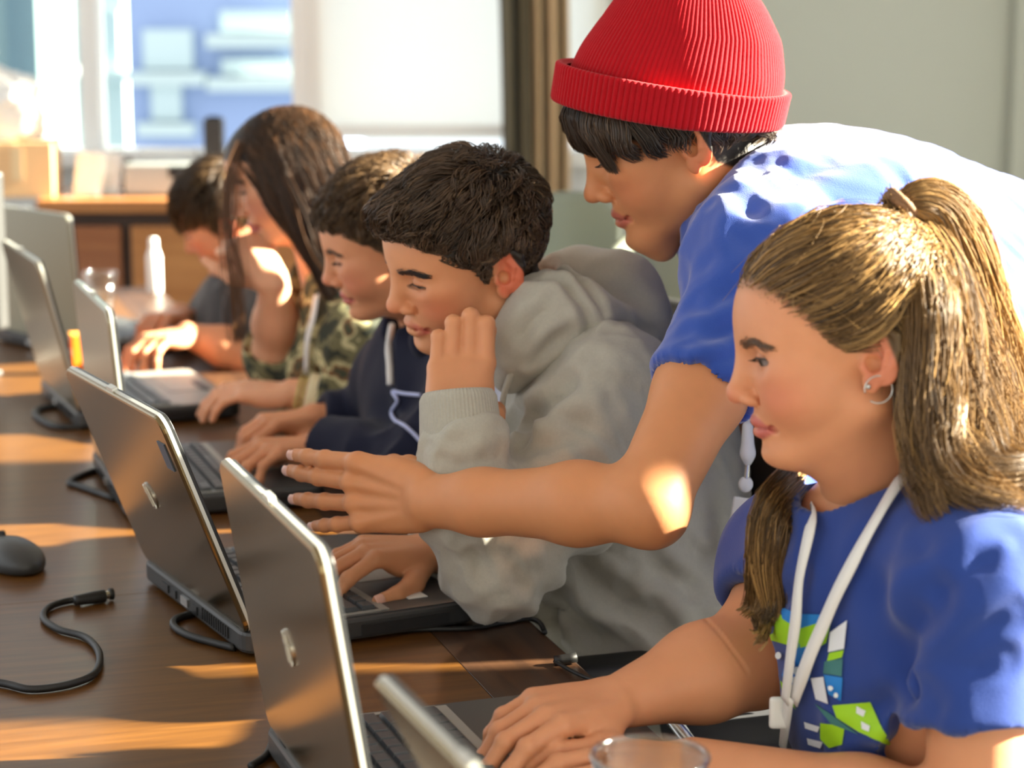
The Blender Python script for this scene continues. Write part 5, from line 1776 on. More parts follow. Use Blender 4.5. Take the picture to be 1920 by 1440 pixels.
    kids(lambda: tube_obj('zip_edge', [at(962, 690, 2.19), at(945, 740, 2.185), at(938, 800, 2.18), at(930, 850, 2.17)], .0035, M['hood_grey'], gC))
    kids(lambda: tube_obj('drawcord', [at(918, 1078, 2.12), at(930, 1094, 2.11), at(950, 1114, 2.10)], .0024, M['white_cord'], gC))
    knees = [pel + V(-.44, -.16, .02), pel + V(-.42, .06, .02)]
    fts = [V(knees[0][0], knees[0][1], 0), V(knees[1][0], knees[1][1], 0)]
    kids(lambda: legs('trousers', gC, pel, R, V(-.95, -.3, 0), knees, fts, M['denim']))
    # hair: thick, swept forward and up from the crown
    rng = np.random.default_rng(5)
    dark, mid, hi = np.array(srgb(50, 39, 29)), np.array(srgb(102, 79, 58)), np.array(srgb(168, 136, 100))
    def W(L): return to_world(fr, L.reshape(-1, 3)).reshape(L.shape)
    n = 7000
    d = scalp_roots(n, hl, rng); n = len(d)
    p = scalp2(d, 0)
    crown = unit(V(-.55, .1, .8))
    flow = d - crown; flow -= d * np.sum(flow * d, 1, keepdims=True); flow /= np.linalg.norm(flow, axis=1, keepdims=True) + .15
    topness = sstep(p[:, 2], .03, .10) * sstep(p[:, 0], -.10, .0)
    sidep = 1 - sstep(p[:, 2], .0, .055)
    ln = .28 + .52 * topness - .12 * sidep            # angular length
    for _ in range(8):
        tip = scalp2(d + flow * ln[:, None], 0.0)
        bad = (hl(tip) < .5)
        ln = np.where(bad, ln * .72, ln)
    vol = .004 + .016 * sstep(p[:, 2], .03, .11) + .014 * sstep(p[:, 0], .0, .07) * sstep(p[:, 2], .055, .085)
    cl = vnoise(p, .016, 2); cl2 = vnoise(p, .013, 9); cl3 = vnoise(p, .02, 14)
    m_ = 7
    L = np.empty((n, m_, 3))
    side_ = np.cross(d, flow)
    rl = rng.random(n)
    for j, t in enumerate(np.linspace(0, 1, m_)):
        dd = d + flow * (ln * t)[:, None] + side_ * (cl * .34 * t * t + .05 * rng.normal(size=n) * t)[:, None]
        lift = .001 + vol * (math.sin(t * 2.3) * (.65 + .45 * rl) + .35 * cl2 * t) + .003 * cl3 * t
        L[:, j] = scalp2(dd, np.maximum(lift, .0008)[:, None])
    L = clump(L, d, rng, 420, .75)
    tone = np.clip(.28 + .22 * cl2 + .16 * rng.normal(size=n), 0, 1)[:, None]
    col = np.where(tone < .6, dark + (mid - dark) * tone / .6, mid + (hi - mid) * (tone - .6) / .4)
    kids(lambda: strand_mesh(gC, 'hair', W(L), .00055 + .0003 * rng.random(n), col, M['hair'], .35))
build_C()
# ---- man in the red hat leaning in ------------------------------------------
SK_B = srgb(210, 144, 98)
gB = empty('person', tuple(at(2090, 760, 2.45) * V(1, 1, 0)))
tag(gB, 'man in a red knitted hat and blue tee leaning in and pointing', 'person')
def build_B():
    O = V(*gB.location); kids = kids_for(gB)
    sub = lambda v: v - O
    fr = head_frame(at(1273, 273, 2.22), -1.7, 21.6, -4.6, .992, .872)
    neck = at(1418, 372, 2.235)
    shL, shR = at(1432, 486, 2.07), at(1440, 420, 2.42)
    pel = at(2060, 720, 2.45)
    elL, wrL = at(1212, 946, 1.905), at(806, 940, 2.03)
    elR, wrR = at(1330, 860, 2.52), at(1300, 1180, 2.45)
    wrR = V(elR[0] + .02, elR[1] + .05, .80)
    S = Solid()
    add_head(S, fr, nose=1.16, cheek=.88, jaw=1.04, lip=1.0, eye_open=.0028, eye_drop=.0036, brow=1.1, chin=1.08)
    S.cone(to_world(fr, (-.026, 0, -.045))[0], neck, .055, .060, k=.03)
    S.ell(to_world(fr, (.000, 0, -.085))[0], (.032, .032, .026), k=.03)
    S.ell(to_world(fr, (.055, 0, -.118))[0], (.012, .012, .012), k=.03)
    head = S.mesh(.0014); hb = bvh_of(*head)
    S = Solid()
    S.chain([shL, shL * .45 + elL * .55, elL], [.050, .043, .036], k=.02)
    S.chain([elL, elL * .70 + wrL * .30, elL * .25 + wrL * .75, wrL], [.034, .0375, .0300, .0265], k=.02)
    S.ell(elL + V(.008, 0, -.010), (.026, .028, .026), k=.02)
    S.chain([shR, elR, wrR], [.05, .042, .028], k=.02)
    d = unit(at(510, 905, 2.125) - wrL)
    tips = add_hand(S, wrL, d, V(-.42, -.95, .10), 1, [(5, 8, 5), (8, 10, 6), (8, 8, 5), (6, 10, 6)], s=1.02, bony=True, spread=(-.02, .0, -.08, -.20),
                    thumb=[(.75, .10, -.7), (.85, -.02, -.5), (.9, -.08, -.4)])
    # tendons on the back of the hand
    add_hand(S, wrR, V(0, 0, -1), V(.3, .9, 0), -1, [(15, 25, 15)] * 4, s=1.0)
    arms = S.mesh(.0024)
    S = Solid(); torso(S, shL, shR, neck, pel, .10, -.004)
    tor = S.mesh(.010)
    hl = hairline_fn([-.12, -.05, -.03, -.02, .0, .02, .04, .1], [-.05, -.05, -.03, .03, .03, .02, .03, .06])
    hairc = np.array(srgb(36, 30, 26))
    def tint(v):
        c = face_tint(fr, v + O, SK_B, srgb(186, 104, 86), srgb(206, 108, 80), .35, .4, hairc, hl)
        L = to_local(fr, v + O); c[np.linalg.norm(L - HC, axis=1) > .165] = SK_B
        return c
    skin_obj(gB, [(sub(v), f) for v, f in (head, arms, tor)], tint)
    kids(lambda: eyeballs(fr, gB, look=(0, -22), sides=(1, -1), mat=M['eye']))
    kids(lambda: brow_lashes(fr, gB, np.array(srgb(40, 30, 24)), sides=(1, -1), drop=.0036, opening=.0028, skin=hb, n=160))
    kids(lambda: nail_mesh(gB, tips, M['nail']))
    # tee
    S = Solid()
    R = torso(S, shL, shR, neck, pel, .115, .010)
    lat, fwd, up = R.T
    S.ell(at(1600, 385, 2.26), (.12, .14, .075), k=.08)
    S.ell(at(1800, 470, 2.34), (.13, .15, .085), k=.08)
    hem = shL + (elL - shL) * .54; dh = unit(elL - shL)
    S.chain([shL, hem + dh * .03], [.060, .050], k=.04)
    halfball(S, hem, dh, .075)
    S.cone(hem - dh * .05, hem + dh * .05, .044, .0465, k=.003, op='s')
    hemr = shR + (elR - shR) * .5; dr = unit(elR - shR)
    S.chain([shR, hemr], [.062, .058], k=.04); halfball(S, hemr, dr, .075)
    nd = unit(to_world(fr, (-.026, 0, -.045))[0] - neck)
    S.cone(neck + nd * .015, neck + nd * .12, .063, .075, k=.008, op='s')
    v, f = S.mesh(.0036)
    v = folds(v, f, .0055, .085, 41, axis=V(.8, 0, -.5), stretch=2.6)
    v = folds(v, f, .0028, .030, 44, axis=V(.5, 0, -.8), stretch=2.0)
    v = crease(v, f, bvh_of(v, f), [([(1440, 300), (1400, 370), (1390, 430)], .012, .006), ([(1520, 300), (1440, 360), (1400, 440)], .014, .006), ([(1480, 420), (1400, 470), (1340, 500)], .012, .005),
        ([(1440, 500), (1380, 540), (1320, 560)], .012, .008), ([(1420, 580), (1360, 620), (1300, 630)], .010, .007), ([(1600, 290), (1500, 340), (1440, 400)], .014, .004), ([(1400, 650), (1340, 680), (1290, 690)], .008, .005)])
    link('t_shirt', mesh_np('t_shirt', sub(v), f), M['tee_blue2'], gB)
    bv = bvh_of(v, f)
    # collar rib
    ax = nd; a2 = unit(np.cross(ax, V(0, 1, 0))); a3 = np.cross(ax, a2)
    ring = np.array([neck + ax * .014 + (a2 * math.cos(a) + a3 * math.sin(a)) * .066 for a in np.linspace(0, 2 * math.pi, 40)])
    vv, ff = tubes(ring[None], np.full((1, 40), .006), 8)
    link('collar', mesh_np('collar', sub(vv), ff), M['tee_blue2'], gB)
    # trousers, straight legs to the floor
    S = Solid()
    foot = []
    for sd in (1, -1):
        hip = pel + lat * sd * .09 - V(0, 0, .03)
        kn = V(hip[0] - .02, hip[1], .48); ft = V(hip[0] + .05, hip[1] + .0, .08)
        S.chain([hip, kn, ft], [.095, .072, .058], k=.04); foot.append(V(ft[0], ft[1], 0))
    S.ell(pel, (.16, .13, .12), rot=R, k=.05)
    v, f = S.mesh(.012); link('trousers', mesh_np('trousers', sub(v), f), M['denim'], gB)
    for ft in foot:
        S = Solid(); S.cone(ft + V(.03, 0, .045), ft + V(-.16, 0, .035), .045, .036, k=.02); S.cone(ft + V(.0, 0, .05), ft + V(0, 0, .12), .048, .048, k=.02)
        S.box(ft + V(0, 0, -.05), (.4, .4, .05), .001, k=.002, op='s')
        v, f = S.mesh(.008); link('shoe', mesh_np('shoe', sub(v), f), M['shoe'], gB)
    # lanyard hanging from the neck
    P = smooth_path(np.array([at(1392, 330, 2.17), at(1385, 365, 2.155), at(1398, 420, 2.15), at(1402, 560, 2.16), at(1403, 700, 2.17), at(1402, 790, 2.17)]), 6)
    kids(lambda: ribbon('lanyard_strap', P, np.tile(V(-.1, -1, 0), (len(P), 1)), .010, M['white_ribbon'], gB))
    def hang():
        S = Solid(); S.cone(at(1402, 800, 2.17), at(1402, 850, 2.17), .006, .0075, k=.002); S.cone(at(1402, 850, 2.17), at(1402, 868, 2.17), .004, .003); v, f = S.mesh(.0015)
        link('lanyard_toggle', mesh_np('lanyard_toggle', v, f), M['white_cord'], gB)
        tube_obj('lanyard_hook', [at(1402, 866, 2.17), at(1400, 885, 2.17), at(1398, 905, 2.17)], .0032, M['steel'], gB, 8, 3)
        S = Solid(); S.ell(at(1398, 908, 2.17), (.008, .005, .009)); v, f = S.mesh(.0015); link('lanyard_clip', mesh_np('lanyard_clip', v, f), M['white_cord'], gB)
        S = Solid(); c = at(1385, 990, 2.175); S.box(c, (.011, .002, .034), .0015, rot=np.array(Matrix.Rotation(math.radians(8), 3, 'Y'))); v, f = S.mesh(.0014); link('name_badge', mesh_np('name_badge', v, f), M['sticker'], gB)
    kids(hang)
    # knitted hat: ribbed crown and rolled cuff
    red = cloth('red_wool', srgb(172, 8, 24), .9, 500, .5, .10, .12, 90)
    def W(L): return to_world(fr, L.reshape(-1, 3)).reshape(L.shape)
    axis = unit(V(-.50, 0, .866)); tx = unit(V(.866, 0, .50)); ty = V(0, 1, 0)
    c0 = V(-.002, 0, .037)
    NA, NH = 720, 60
    ang = np.linspace(0, 2 * math.pi, NA, endpoint=False)
    def knit(h, rx, ry, ribs, amp, shift, bulge=None):
        out = np.empty((len(h), NA, 3))
        for i in range(len(h)):
            rib = amp[i] * np.abs(np.sin(ang * ribs / 2)) ** .7
            out[i] = c0 + axis * h[i] + tx * shift[i] + np.outer((rx[i] + rib) * np.cos(ang), tx) + np.outer((ry[i] + rib) * np.sin(ang), ty)
        return out
    t = np.linspace(0, 1, NH)
    hh = .004 + .172 * t
    prof = np.interp(t, [0, .12, .3, .5, .68, .82, .92, .97, 1.0], [1.0, 1.01, .955, .83, .665, .50, .34, .20, .03])
    prof = np.convolve(np.pad(prof, 3, 'edge'), np.ones(7) / 7, 'valid')
    shift = np.interp(t, [0, .3, .5, 1], [0, -.006, -.010, -.004])
    G = knit(hh, .1130 * prof, .0905 * prof, 120, .0016 * np.clip(prof * 1.3, .1, 1), shift)
    # soft dents near the gathered top
    Gf = G.reshape(-1, 3); dn = vnoise(Gf, .035, 5) * .004 * np.repeat(sstep(t, .4, .9), NA) + vnoise(Gf, .05, 6) * .003
    Gf = Gf + unit(axis)[None] * dn[:, None]
    # cuff
    s_ = np.linspace(0, 1, 16)
    hc = np.interp(s_, [0, .1, .25, .75, .9, 1], [.034, .038, .036, -.002, -.005, -.002])
    oc = np.interp(s_, [0, .1, .25, .75, .9, 1], [.000, .006, .0095, .0095, .006, .000])
    C_ = knit(hc, .1150 + oc, .0925 + oc, 120, np.interp(s_, [0, .15, .85, 1], [0, .0024, .0024, 0]), hc * 0)
    def grid_mesh(name, P, nh):
        idx = np.arange(nh * NA).reshape(nh, NA)
        q = np.stack([idx[:-1], np.roll(idx, -1, 1)[:-1], np.roll(idx, -1, 1)[1:], idx[1:]], -1).reshape(-1, 4)
        link(name, mesh_np(name, to_world(fr, P.reshape(-1, 3)), q), red, gB)
    kids(lambda: grid_mesh('hat_crown', Gf, NH))
    kids(lambda: grid_mesh('hat_cuff', C_, 16))
    # hair below the hat: fringe, sides, curls on the nape
    rng = np.random.default_rng(8)
    dark, mid, hi = np.array(srgb(36, 29, 24)), np.array(srgb(74, 58, 44)), np.array(srgb(140, 112, 82))
    n = 3600
    a = rng.random(n) * 2 * math.pi
    a = np.where(rng.random(n) < .55, (rng.random(n) - .5) * 2.4, a)
    rr = .96 + .06 * rng.random(n)
    p0 = c0 + axis * (.004) + np.outer(.104 * np.cos(a), tx) * rr[:, None] + np.outer(.084 * np.sin(a), ty) * rr[:, None]
    front = sstep(np.cos(a), .1, .9); back = sstep(-np.cos(a), .3, .8)
    outn = np.stack([np.cos(a) * .9, np.sin(a), np.zeros(n)], 1)
    cl = np.floor(a * 5.5 + rng.random(n) * .4)
    h1 = _hash(cl.astype(np.int64), np.zeros(n, np.int64), np.zeros(n, np.int64), 3); h2 = _hash(cl.astype(np.int64), np.ones(n, np.int64), np.zeros(n, np.int64), 3)
    ln = (.040 + .020 * front - .018 * back) * (1 + .25 * h1) * (.75 + .35 * rng.random(n))
    down = V(0, 0, -1.0)
    p1 = p0 + outn * (.006 + .020 * front[:, None]) + down * (ln * .35)[:, None]
    p2 = p0 + outn * (.020 * front[:, None] + .004 * rng.random(n)[:, None]) + down * (ln * .75)[:, None] + np.outer(h2 * .010, tx) + np.outer(h1 * .006, ty)
    p3 = p0 + outn * (.006 * front[:, None]) + down * ln[:, None] + np.outer(h2 * .016 - .008 * front, tx) + np.outer(h1 * .010, ty)
    L = bezier_paths(p0, p1, p2, p3, 8)
    tt = np.linspace(0, 1, 8)[None, :]
    L = L + (np.sin(tt * 9 + h1[:, None] * 6) * tt * .0035 * (1 + back[:, None]))[..., None] * V(1, .4, 0)
    tone = np.clip(.3 + .22 * h2 + .15 * rng.normal(size=n) + .3 * back, 0, 1)[:, None]
    col = np.where(tone < .6, dark + (mid - dark) * tone / .6, mid + (hi - mid) * (tone - .6) / .4)
    kids(lambda: strand_mesh(gB, 'hair', W(L), .0006 + .0003 * rng.random(n), col, M['hair'], .35))
build_B()
# ---- the three farther students ----------------------------------------------
def short_hair(root, fr, hl, rng, n, crown, ln0, ln1, vol0, vol1, cols, base=.3, r=.0008, kids=None, droop=0.0, guard=True):
    dark, mid, hi = [np.array(c) for c in cols]
    d = scalp_roots(n, hl, rng); n = len(d)
    p = scalp2(d, 0)
    cr = unit(crown)
    flow = d - cr; flow -= d * np.sum(flow * d, 1, keepdims=True); flow /= np.linalg.norm(flow, axis=1, keepdims=True) + .15
    top = sstep(p[:, 2], .03, .10)
    ln = ln0 + (ln1 - ln0) * top
    if guard:
        for _ in range(8):
            bad = hl(scalp2(d + flow * ln[:, None], 0.0) + V(0, 0, droop)) < .5
            ln = np.where(bad, ln * .75, ln)
    vol = vol0 + (vol1 - vol0) * top
    cl = vnoise(p, .02, 2); cl2 = vnoise(p, .015, 9); rl = rng.random(n)
    side_ = np.cross(d, flow); m_ = 6
    L = np.empty((n, m_, 3))
    for j, t in enumerate(np.linspace(0, 1, m_)):
        dd = d + flow * (ln * t)[:, None] + side_ * (cl * .25 * t * t + .05 * rng.normal(size=n) * t)[:, None]
        lift = .001 + vol * (math.sin(t * 2.2) * (.6 + .5 * rl) + .25 * cl2 * t)
        L[:, j] = scalp2(dd, np.maximum(lift, .0008)[:, None])
    L = clump(L, d, rng, 300, .6)
    tone = np.clip(base + .2 * cl2 + .15 * rng.normal(size=n), 0, 1)[:, None]
    col = np.where(tone < .6, dark + (mid - dark) * tone / .6, mid + (hi - mid) * (tone - .6) / .4)
    Wp = to_world(fr, L.reshape(-1, 3)).reshape(L.shape)
    kids(lambda: strand_mesh(root, 'hair', Wp, r * (.8 + .4 * rng.random(n)), col, M['hair'], .35))

def student(root, fr, neck, shL, shR, pel, armL, armR, handL, handR, skin, hl, hairc, garment, gname, inf, sleeve, look, headkw, hres=.002, seed=1, neck_r=.046, blush=srgb(218, 112, 92), s=.90):
    """armX = (elbow, wrist); handX = (direction, normal, curls, thumb); sleeve = fraction of the arm the sleeve covers per side"""
    O = V(*root.location); kids = kids_for(root)
    sub = lambda v: v - O
    S = Solid(); add_head(S, fr, **headkw)
    S.cone(to_world(fr, (-.024, 0, -.045))[0], neck, neck_r, neck_r + .004, k=.03)
    S.ell(to_world(fr, (.012, 0, -.085))[0], (.03, .03, .024), k=.03)
    head = S.mesh(hres)
    S = Solid(); tips = []
    for (el, wr), sh, hd, sd in ((armL, shL, handL, 1), (armR, shR, handR, -1)):
        S.chain([sh, el, el * .55 + wr * .45, wr], [.041, .038, .035, .0235], k=.02)
        if hd is not None:
            tips += add_hand(S, wr, hd[0], hd[1], sd, hd[2], s=s, thumb=hd[3], spread=hd[4] if len(hd) > 4 else (.10, .02, -.06, -.14))
    arms = S.mesh(.0030)
    S = Solid(); torso(S, shL, shR, neck, pel, .088, -.006); tor = S.mesh(.012)
    def tint(v):
        c = face_tint(fr, v + O, skin, srgb(190, 102, 92), blush, .5, .6, hairc, hl)
        L = to_local(fr, v + O); c[np.linalg.norm(L - HC, axis=1) > .165] = skin
        return c
    skin_obj(root, [(sub(v), f) for v, f in (head, arms, tor)], tint)
    kids(lambda: eyeballs(fr, root, look=look, sides=(1, -1), mat=M['eye']))
    S = Solid()
    R = torso(S, shL, shR, neck, pel, .100, inf, belly=1.05)
    for (el, wr), sh, fsl in ((armL, shL, sleeve[0]), (armR, shR, sleeve[1])):
        if fsl <= 1:
            end = sh + (el - sh) * fsl; dd = unit(el - sh)
            S.chain([sh, end + dd * .02], [.052 + inf * .5, .050 + inf * .5], k=.03)
            rad = .043
        else:
            end = el + (wr - el) * (fsl - 1); dd = unit(wr - el)
            S.chain([sh, el, end + dd * .02], [.052 + inf * .5, .046 + inf * .5, .033 + inf * .5], k=.03)
            rad = .030 if fsl > 1.5 else .038
        halfball(S, end, dd, .06, .003)
        S.cone(end - dd * .04, end + dd * .04, rad, rad + .003, k=.003, op='s')
    S.cone(neck + V(0, 0, .12), neck + R[:, 1] * .018, .07, neck_r + .010, k=.006, op='s')
    v, f = S.mesh(.0045)
    v = folds(v, f, .0055, .065, seed, axis=R[:, 2] + R[:, 0] * .5, stretch=2.0)
    link(gname, mesh_np(gname, sub(v), f), garment, root)
    knees = [pel + V(-.42, -.18, .02), pel + V(-.44, .04, .02)]
    fts = [V(k[0], k[1], 0) for k in knees]
    kids(lambda: legs('trousers', root, pel, R, V(-.95, -.3, 0), knees, fts, M['denim']))
    return kids, R, bvh_of(v, f), bvh_of(*head), tips

TY = [(30, 38, 20), (32, 42, 22), (34, 44, 24), (34, 42, 22)]
TH = [(.6, .6, -.35), (.8, .4, -.3), (.92, .2, -.2)]
BOY_HL = ([-.12, -.075, -.050, -.034, -.020, -.002, .006, .012, .022, .038, .052, .066, .085, .1], [-.045, -.045, -.040, -.006, .034, .034, .004, .004, .030, .040, .052, .062, .066, .068])

# boy in the navy hoodie
gD = empty('person', tuple(at(900, 1100, 2.92) * V(1, 1, 0)))
tag(gD, 'boy with brown hair in a navy hoodie behind the grey hoodie boy', 'person')
def build_D():
    fr = head_frame(at(741.5, 472, 2.72), 4.7, 16.2, -7.3, .919, .80)
    neck, shL, shR, pel = at(822, 612, 2.79), at(905, 735, 2.65), at(755, 715, 2.94), at(960, 1120, 2.98)
    armL = (at(800, 880, 2.62), on_z(600, 838, .800)); armR = (at(690, 815, 2.98), on_z(590, 786, .80))
    hdL = (unit(on_z(480, 852, .80) - armL[1]) + V(0, 0, .12), V(-.1, -.1, 1), [(30, 40, 20), (34, 42, 22), (36, 44, 24), (36, 42, 22)], TH, (.20, .06, -.06, -.18))
    hdR = (unit(on_z(490, 800, .80) - armR[1]) + V(0, 0, .10), V(-.1, -.1, 1), TY, TH)
    hl = hairline_fn(*BOY_HL)
    hc = np.array(srgb(70, 54, 38))
    kids, R, bv, hb, tips = student(gD, fr, neck, shL, shR, pel, armL, armR, hdL, hdR, srgb(220, 154, 114), hl, hc, M['navy'], 'hoodie', .014, (1.93, 1.93), (0, -25),
                              dict(cheek=1.05, eye_open=.0026, eye_drop=.0042, lip=.95), seed=61)
    kids(lambda: brow_lashes(fr, gD, np.array(srgb(84, 62, 44)), sides=(1, -1), drop=.0042, opening=.0026, brow_z=.0345, skin=hb, n=150))
    short_hair(gD, fr, hl, np.random.default_rng(15), 3800, V(-.6, .1, .75), .30, .62, .006, .020, (srgb(58, 44, 30), srgb(112, 86, 58), srgb(178, 146, 104)), .38, .0008, kids)
    # hood behind the neck, white cords and piping
    S = Solid()
    S.chain([at(800, 640, 2.68), at(850, 590, 2.72), at(910, 590, 2.76), at(940, 640, 2.76)], [.024, .034, .04, .034], k=.03)
    v, f = S.mesh(.006); kids(lambda: link('hood', mesh_np('hood', v, f), M['navy'], gD))
    P = [surf_hit(bv, x, y, .004) for x, y in ((730, 610), (734, 650), (736, 690), (737, 722))]
    P = [p[0] for p in P if p]
    if len(P) > 1: kids(lambda: tube_obj('drawstring', P, .0048, M['white_cord'], gD))
    P = [surf_hit(bv, x, y, .003) for x, y in ((792, 742), (760, 738), (740, 734), (748, 752), (738, 772), (744, 790), (760, 800), (778, 816), (790, 830))]
    P = [p[0] for p in P if p]
    if len(P) > 2: kids(lambda: tube_obj('white_piping', P, .0026, plain('pale_piping', srgb(190, 200, 240), .7), gD))
build_D()

# girl with long dark hair
m, nt, b = mat_new('camouflage_cotton')
tc = N(nt, 'ShaderNodeTexCoord'); no = N(nt, 'ShaderNodeTexNoise'); no.inputs['Scale'].default_value = 24; no.inputs['Detail'].default_value = 2
nt.links.new(tc.outputs['Object'], no.inputs['Vector'])
cr = N(nt, 'ShaderNodeValToRGB'); cr.color_ramp.interpolation = 'CONSTANT'
els = cr.color_ramp.elements
els[0].position = 0; els[0].color = (*srgb(52, 56, 44), 1)
els[1].position = .44; els[1].color = (*srgb(112, 108, 76), 1)
e_ = els.new(.53); e_.color = (*srgb(196, 188, 142), 1)
e_ = els.new(.60); e_.color = (*srgb(126, 96, 62), 1)
e_ = els.new(.66); e_.color = (*srgb(70, 76, 58), 1)
nt.links.new(no.outputs['Fac'], cr.inputs[0]); nt.links.new(cr.outputs[0], b.inputs['Base Color']); b.inputs['Roughness'].default_value = .9
M['camo'] = m
gE = empty('person', tuple(at(760, 950, 3.45) * V(1, 1, 0)))
tag(gE, 'girl with long dark hair in a camouflage shirt, chin on her hand', 'person')
def build_E():
    fr = head_frame(at(545, 342, 3.27), 10, 20, 0, .93, .86)
    neck, shL, shR, pel = at(622, 520, 3.32), at(690, 660, 3.16), at(575, 640, 3.46), at(760, 1010, 3.52)
    armL = (at(735, 775, 3.14), on_z(548, 738, .803)); armR = (at(520, 665, 3.30), at(514, 532, 3.225))
    hdL = (unit(on_z(420, 738, .80) - armL[1]) + V(0, 0, .10), V(-.1, -.1, 1), [(14, 26, 14), (18, 30, 16), (20, 32, 16), (22, 30, 16)], TH)
    hdR = (unit(V(-.55, .05, .85)), V(.35, -.75, .45), [(78, 92, 55)] * 4, [(.6, .5, -.5), (.8, .2, -.5), (.8, .1, -.5)])
    hl = hairline_fn([-.12, -.06, -.030, .0, .024, .045, .064, .082, .1], [-.06, -.05, -.03, -.01, .020, .048, .064, .072, .074])
    hc = np.array(srgb(34, 26, 20))
    kids, R, bv, hb, tips = student(gE, fr, neck, shL, shR, pel, armL, armR, hdL, hdR, srgb(230, 172, 136), hl, hc, M['camo'], 'camouflage_shirt', .012, (1.72, 1.12), (0, -25),
                              dict(cheek=1.0, eye_open=.0026, eye_drop=.0042), hres=.0024, seed=71)
    rng = np.random.default_rng(21)
    kids(lambda: brow_lashes(fr, gE, np.array(srgb(60, 44, 32)), sides=(1, -1), drop=.0042, opening=.0026, skin=hb, n=90, brow_r=.0005))
    dark, mid, hi = np.array(srgb(38, 26, 17)), np.array(srgb(78, 52, 30)), np.array(srgb(160, 104, 54))
    n = 5200
    d = scalp_roots(n, hl, rng); n = len(d)
    p0 = scalp2(d, .001)
    sg = np.where(d[:, 1] + .08 * rng.normal(size=n) > 0, 1.0, -1.0)
    cl = vnoise(p0, .02, 4); cl2 = vnoise(p0, .02, 8)
    back = sstep(-p0[:, 0], -.03, .07)
    p1 = scalp2(d + V(-.08, 0, .22) + np.stack([0 * sg, sg * .35, 0 * sg], 1), .020 + .010 * rng.random((n, 1)))
    p2 = np.stack([.040 - .115 * back + .010 * cl, sg * (.078 + .022 * rng.random(n)), -.075 + .02 * cl2], 1)
    ln = .20 + .07 * rng.random(n)
    p3 = np.stack([-.012 - .09 * back + .020 * cl2, sg * (.082 + .030 * rng.random(n)), -.06 - ln], 1)
    L = bezier_paths(p0, p1, p2, p3, 14)
    tt = np.linspace(0, 1, 14)[None]
    L[..., 0] += .010 * np.sin(tt * 10 + cl[:, None] * 7) * tt
    tone = np.clip(.35 + .25 * cl + .18 * rng.normal(size=n), 0, 1)[:, None]
    col = np.where(tone < .6, dark + (mid - dark) * tone / .6, mid + (hi - mid) * (tone - .6) / .4)
    W = to_world(fr, L.reshape(-1, 3)).reshape(L.shape)
    # the lower lengths hang straight down in the room, not with the tilted head
    R_, o_, s_, w_, iw_ = fr
    kids(lambda: strand_mesh(gE, 'long_hair', W, .0009 * (.8 + .4 * rng.random(n)), col, M['hair'], .5))
    # a loose lock in front of the face on the far side
    q0 = np.array([at(452, 262, 3.22), at(432, 330, 3.20), at(428, 430, 3.20), at(440, 540, 3.20), at(446, 640, 3.22)])
    G = smooth_path(q0, 4); k = 45
    P = G[None] + rng.normal(size=(k, 1, 3)) * .0075 * V(1, 1, .3) + np.sin(np.linspace(0, 6, len(G)))[None, :, None] * rng.normal(size=(k, 1, 3)) * .003
    kids(lambda: strand_mesh(gE, 'front_lock', P, np.full(k, .0007), np.tile(mid * 1.8, (k, 1)), M['hair'], .6))
    # bracelets and pale cuff, lanyard
    wr, el = armL[1], armL[0]; ax = unit(el - wr)
    for q in (.010, .018):
        c = wr + ax * q; a2 = unit(np.cross(ax, V(0, 0, 1))); a3 = np.cross(ax, a2)
        ring = np.array([c + (a2 * math.cos(a) + a3 * math.sin(a)) * .0275 for a in np.linspace(0, 2 * math.pi, 26)])
        v, f = tubes(ring[None], np.full((1, 26), .0026), 6)
        kids(lambda: link('bracelet', mesh_np('bracelet', v, f), plain('bracelet_beads', srgb(208, 190, 120), .5), gE))
    S = Solid(); c = wr + (el - wr) * .26; S.cone(c - ax * .018, c + ax * .022, .037, .041); halfball(S, c - ax * .018, -ax, .05); halfball(S, c + ax * .022, ax, .05); S.cone(c - ax * .06, c + ax * .06, .031, .031, op='s', k=.002)
    v, f = S.mesh(.003); kids(lambda: link('cuff', mesh_np('cuff', v, f), plain('cream_cuff', srgb(232, 218, 178), .8), gE))
    P, Nn = [], []
    for x, y in ((604, 560), (596, 600), (588, 640), (582, 690)):
        h = surf_hit(bv, x, y, .012)
        if h: P.append(h[0]); Nn.append(h[1])
    if len(P) > 2: kids(lambda: ribbon('lanyard_strap', smooth_path(P, 4), np.tile(unit(np.mean(Nn, 0)), ((len(P) - 1) * 4 + 1, 1)), .012, M['white_ribbon'], gE))
build_E()

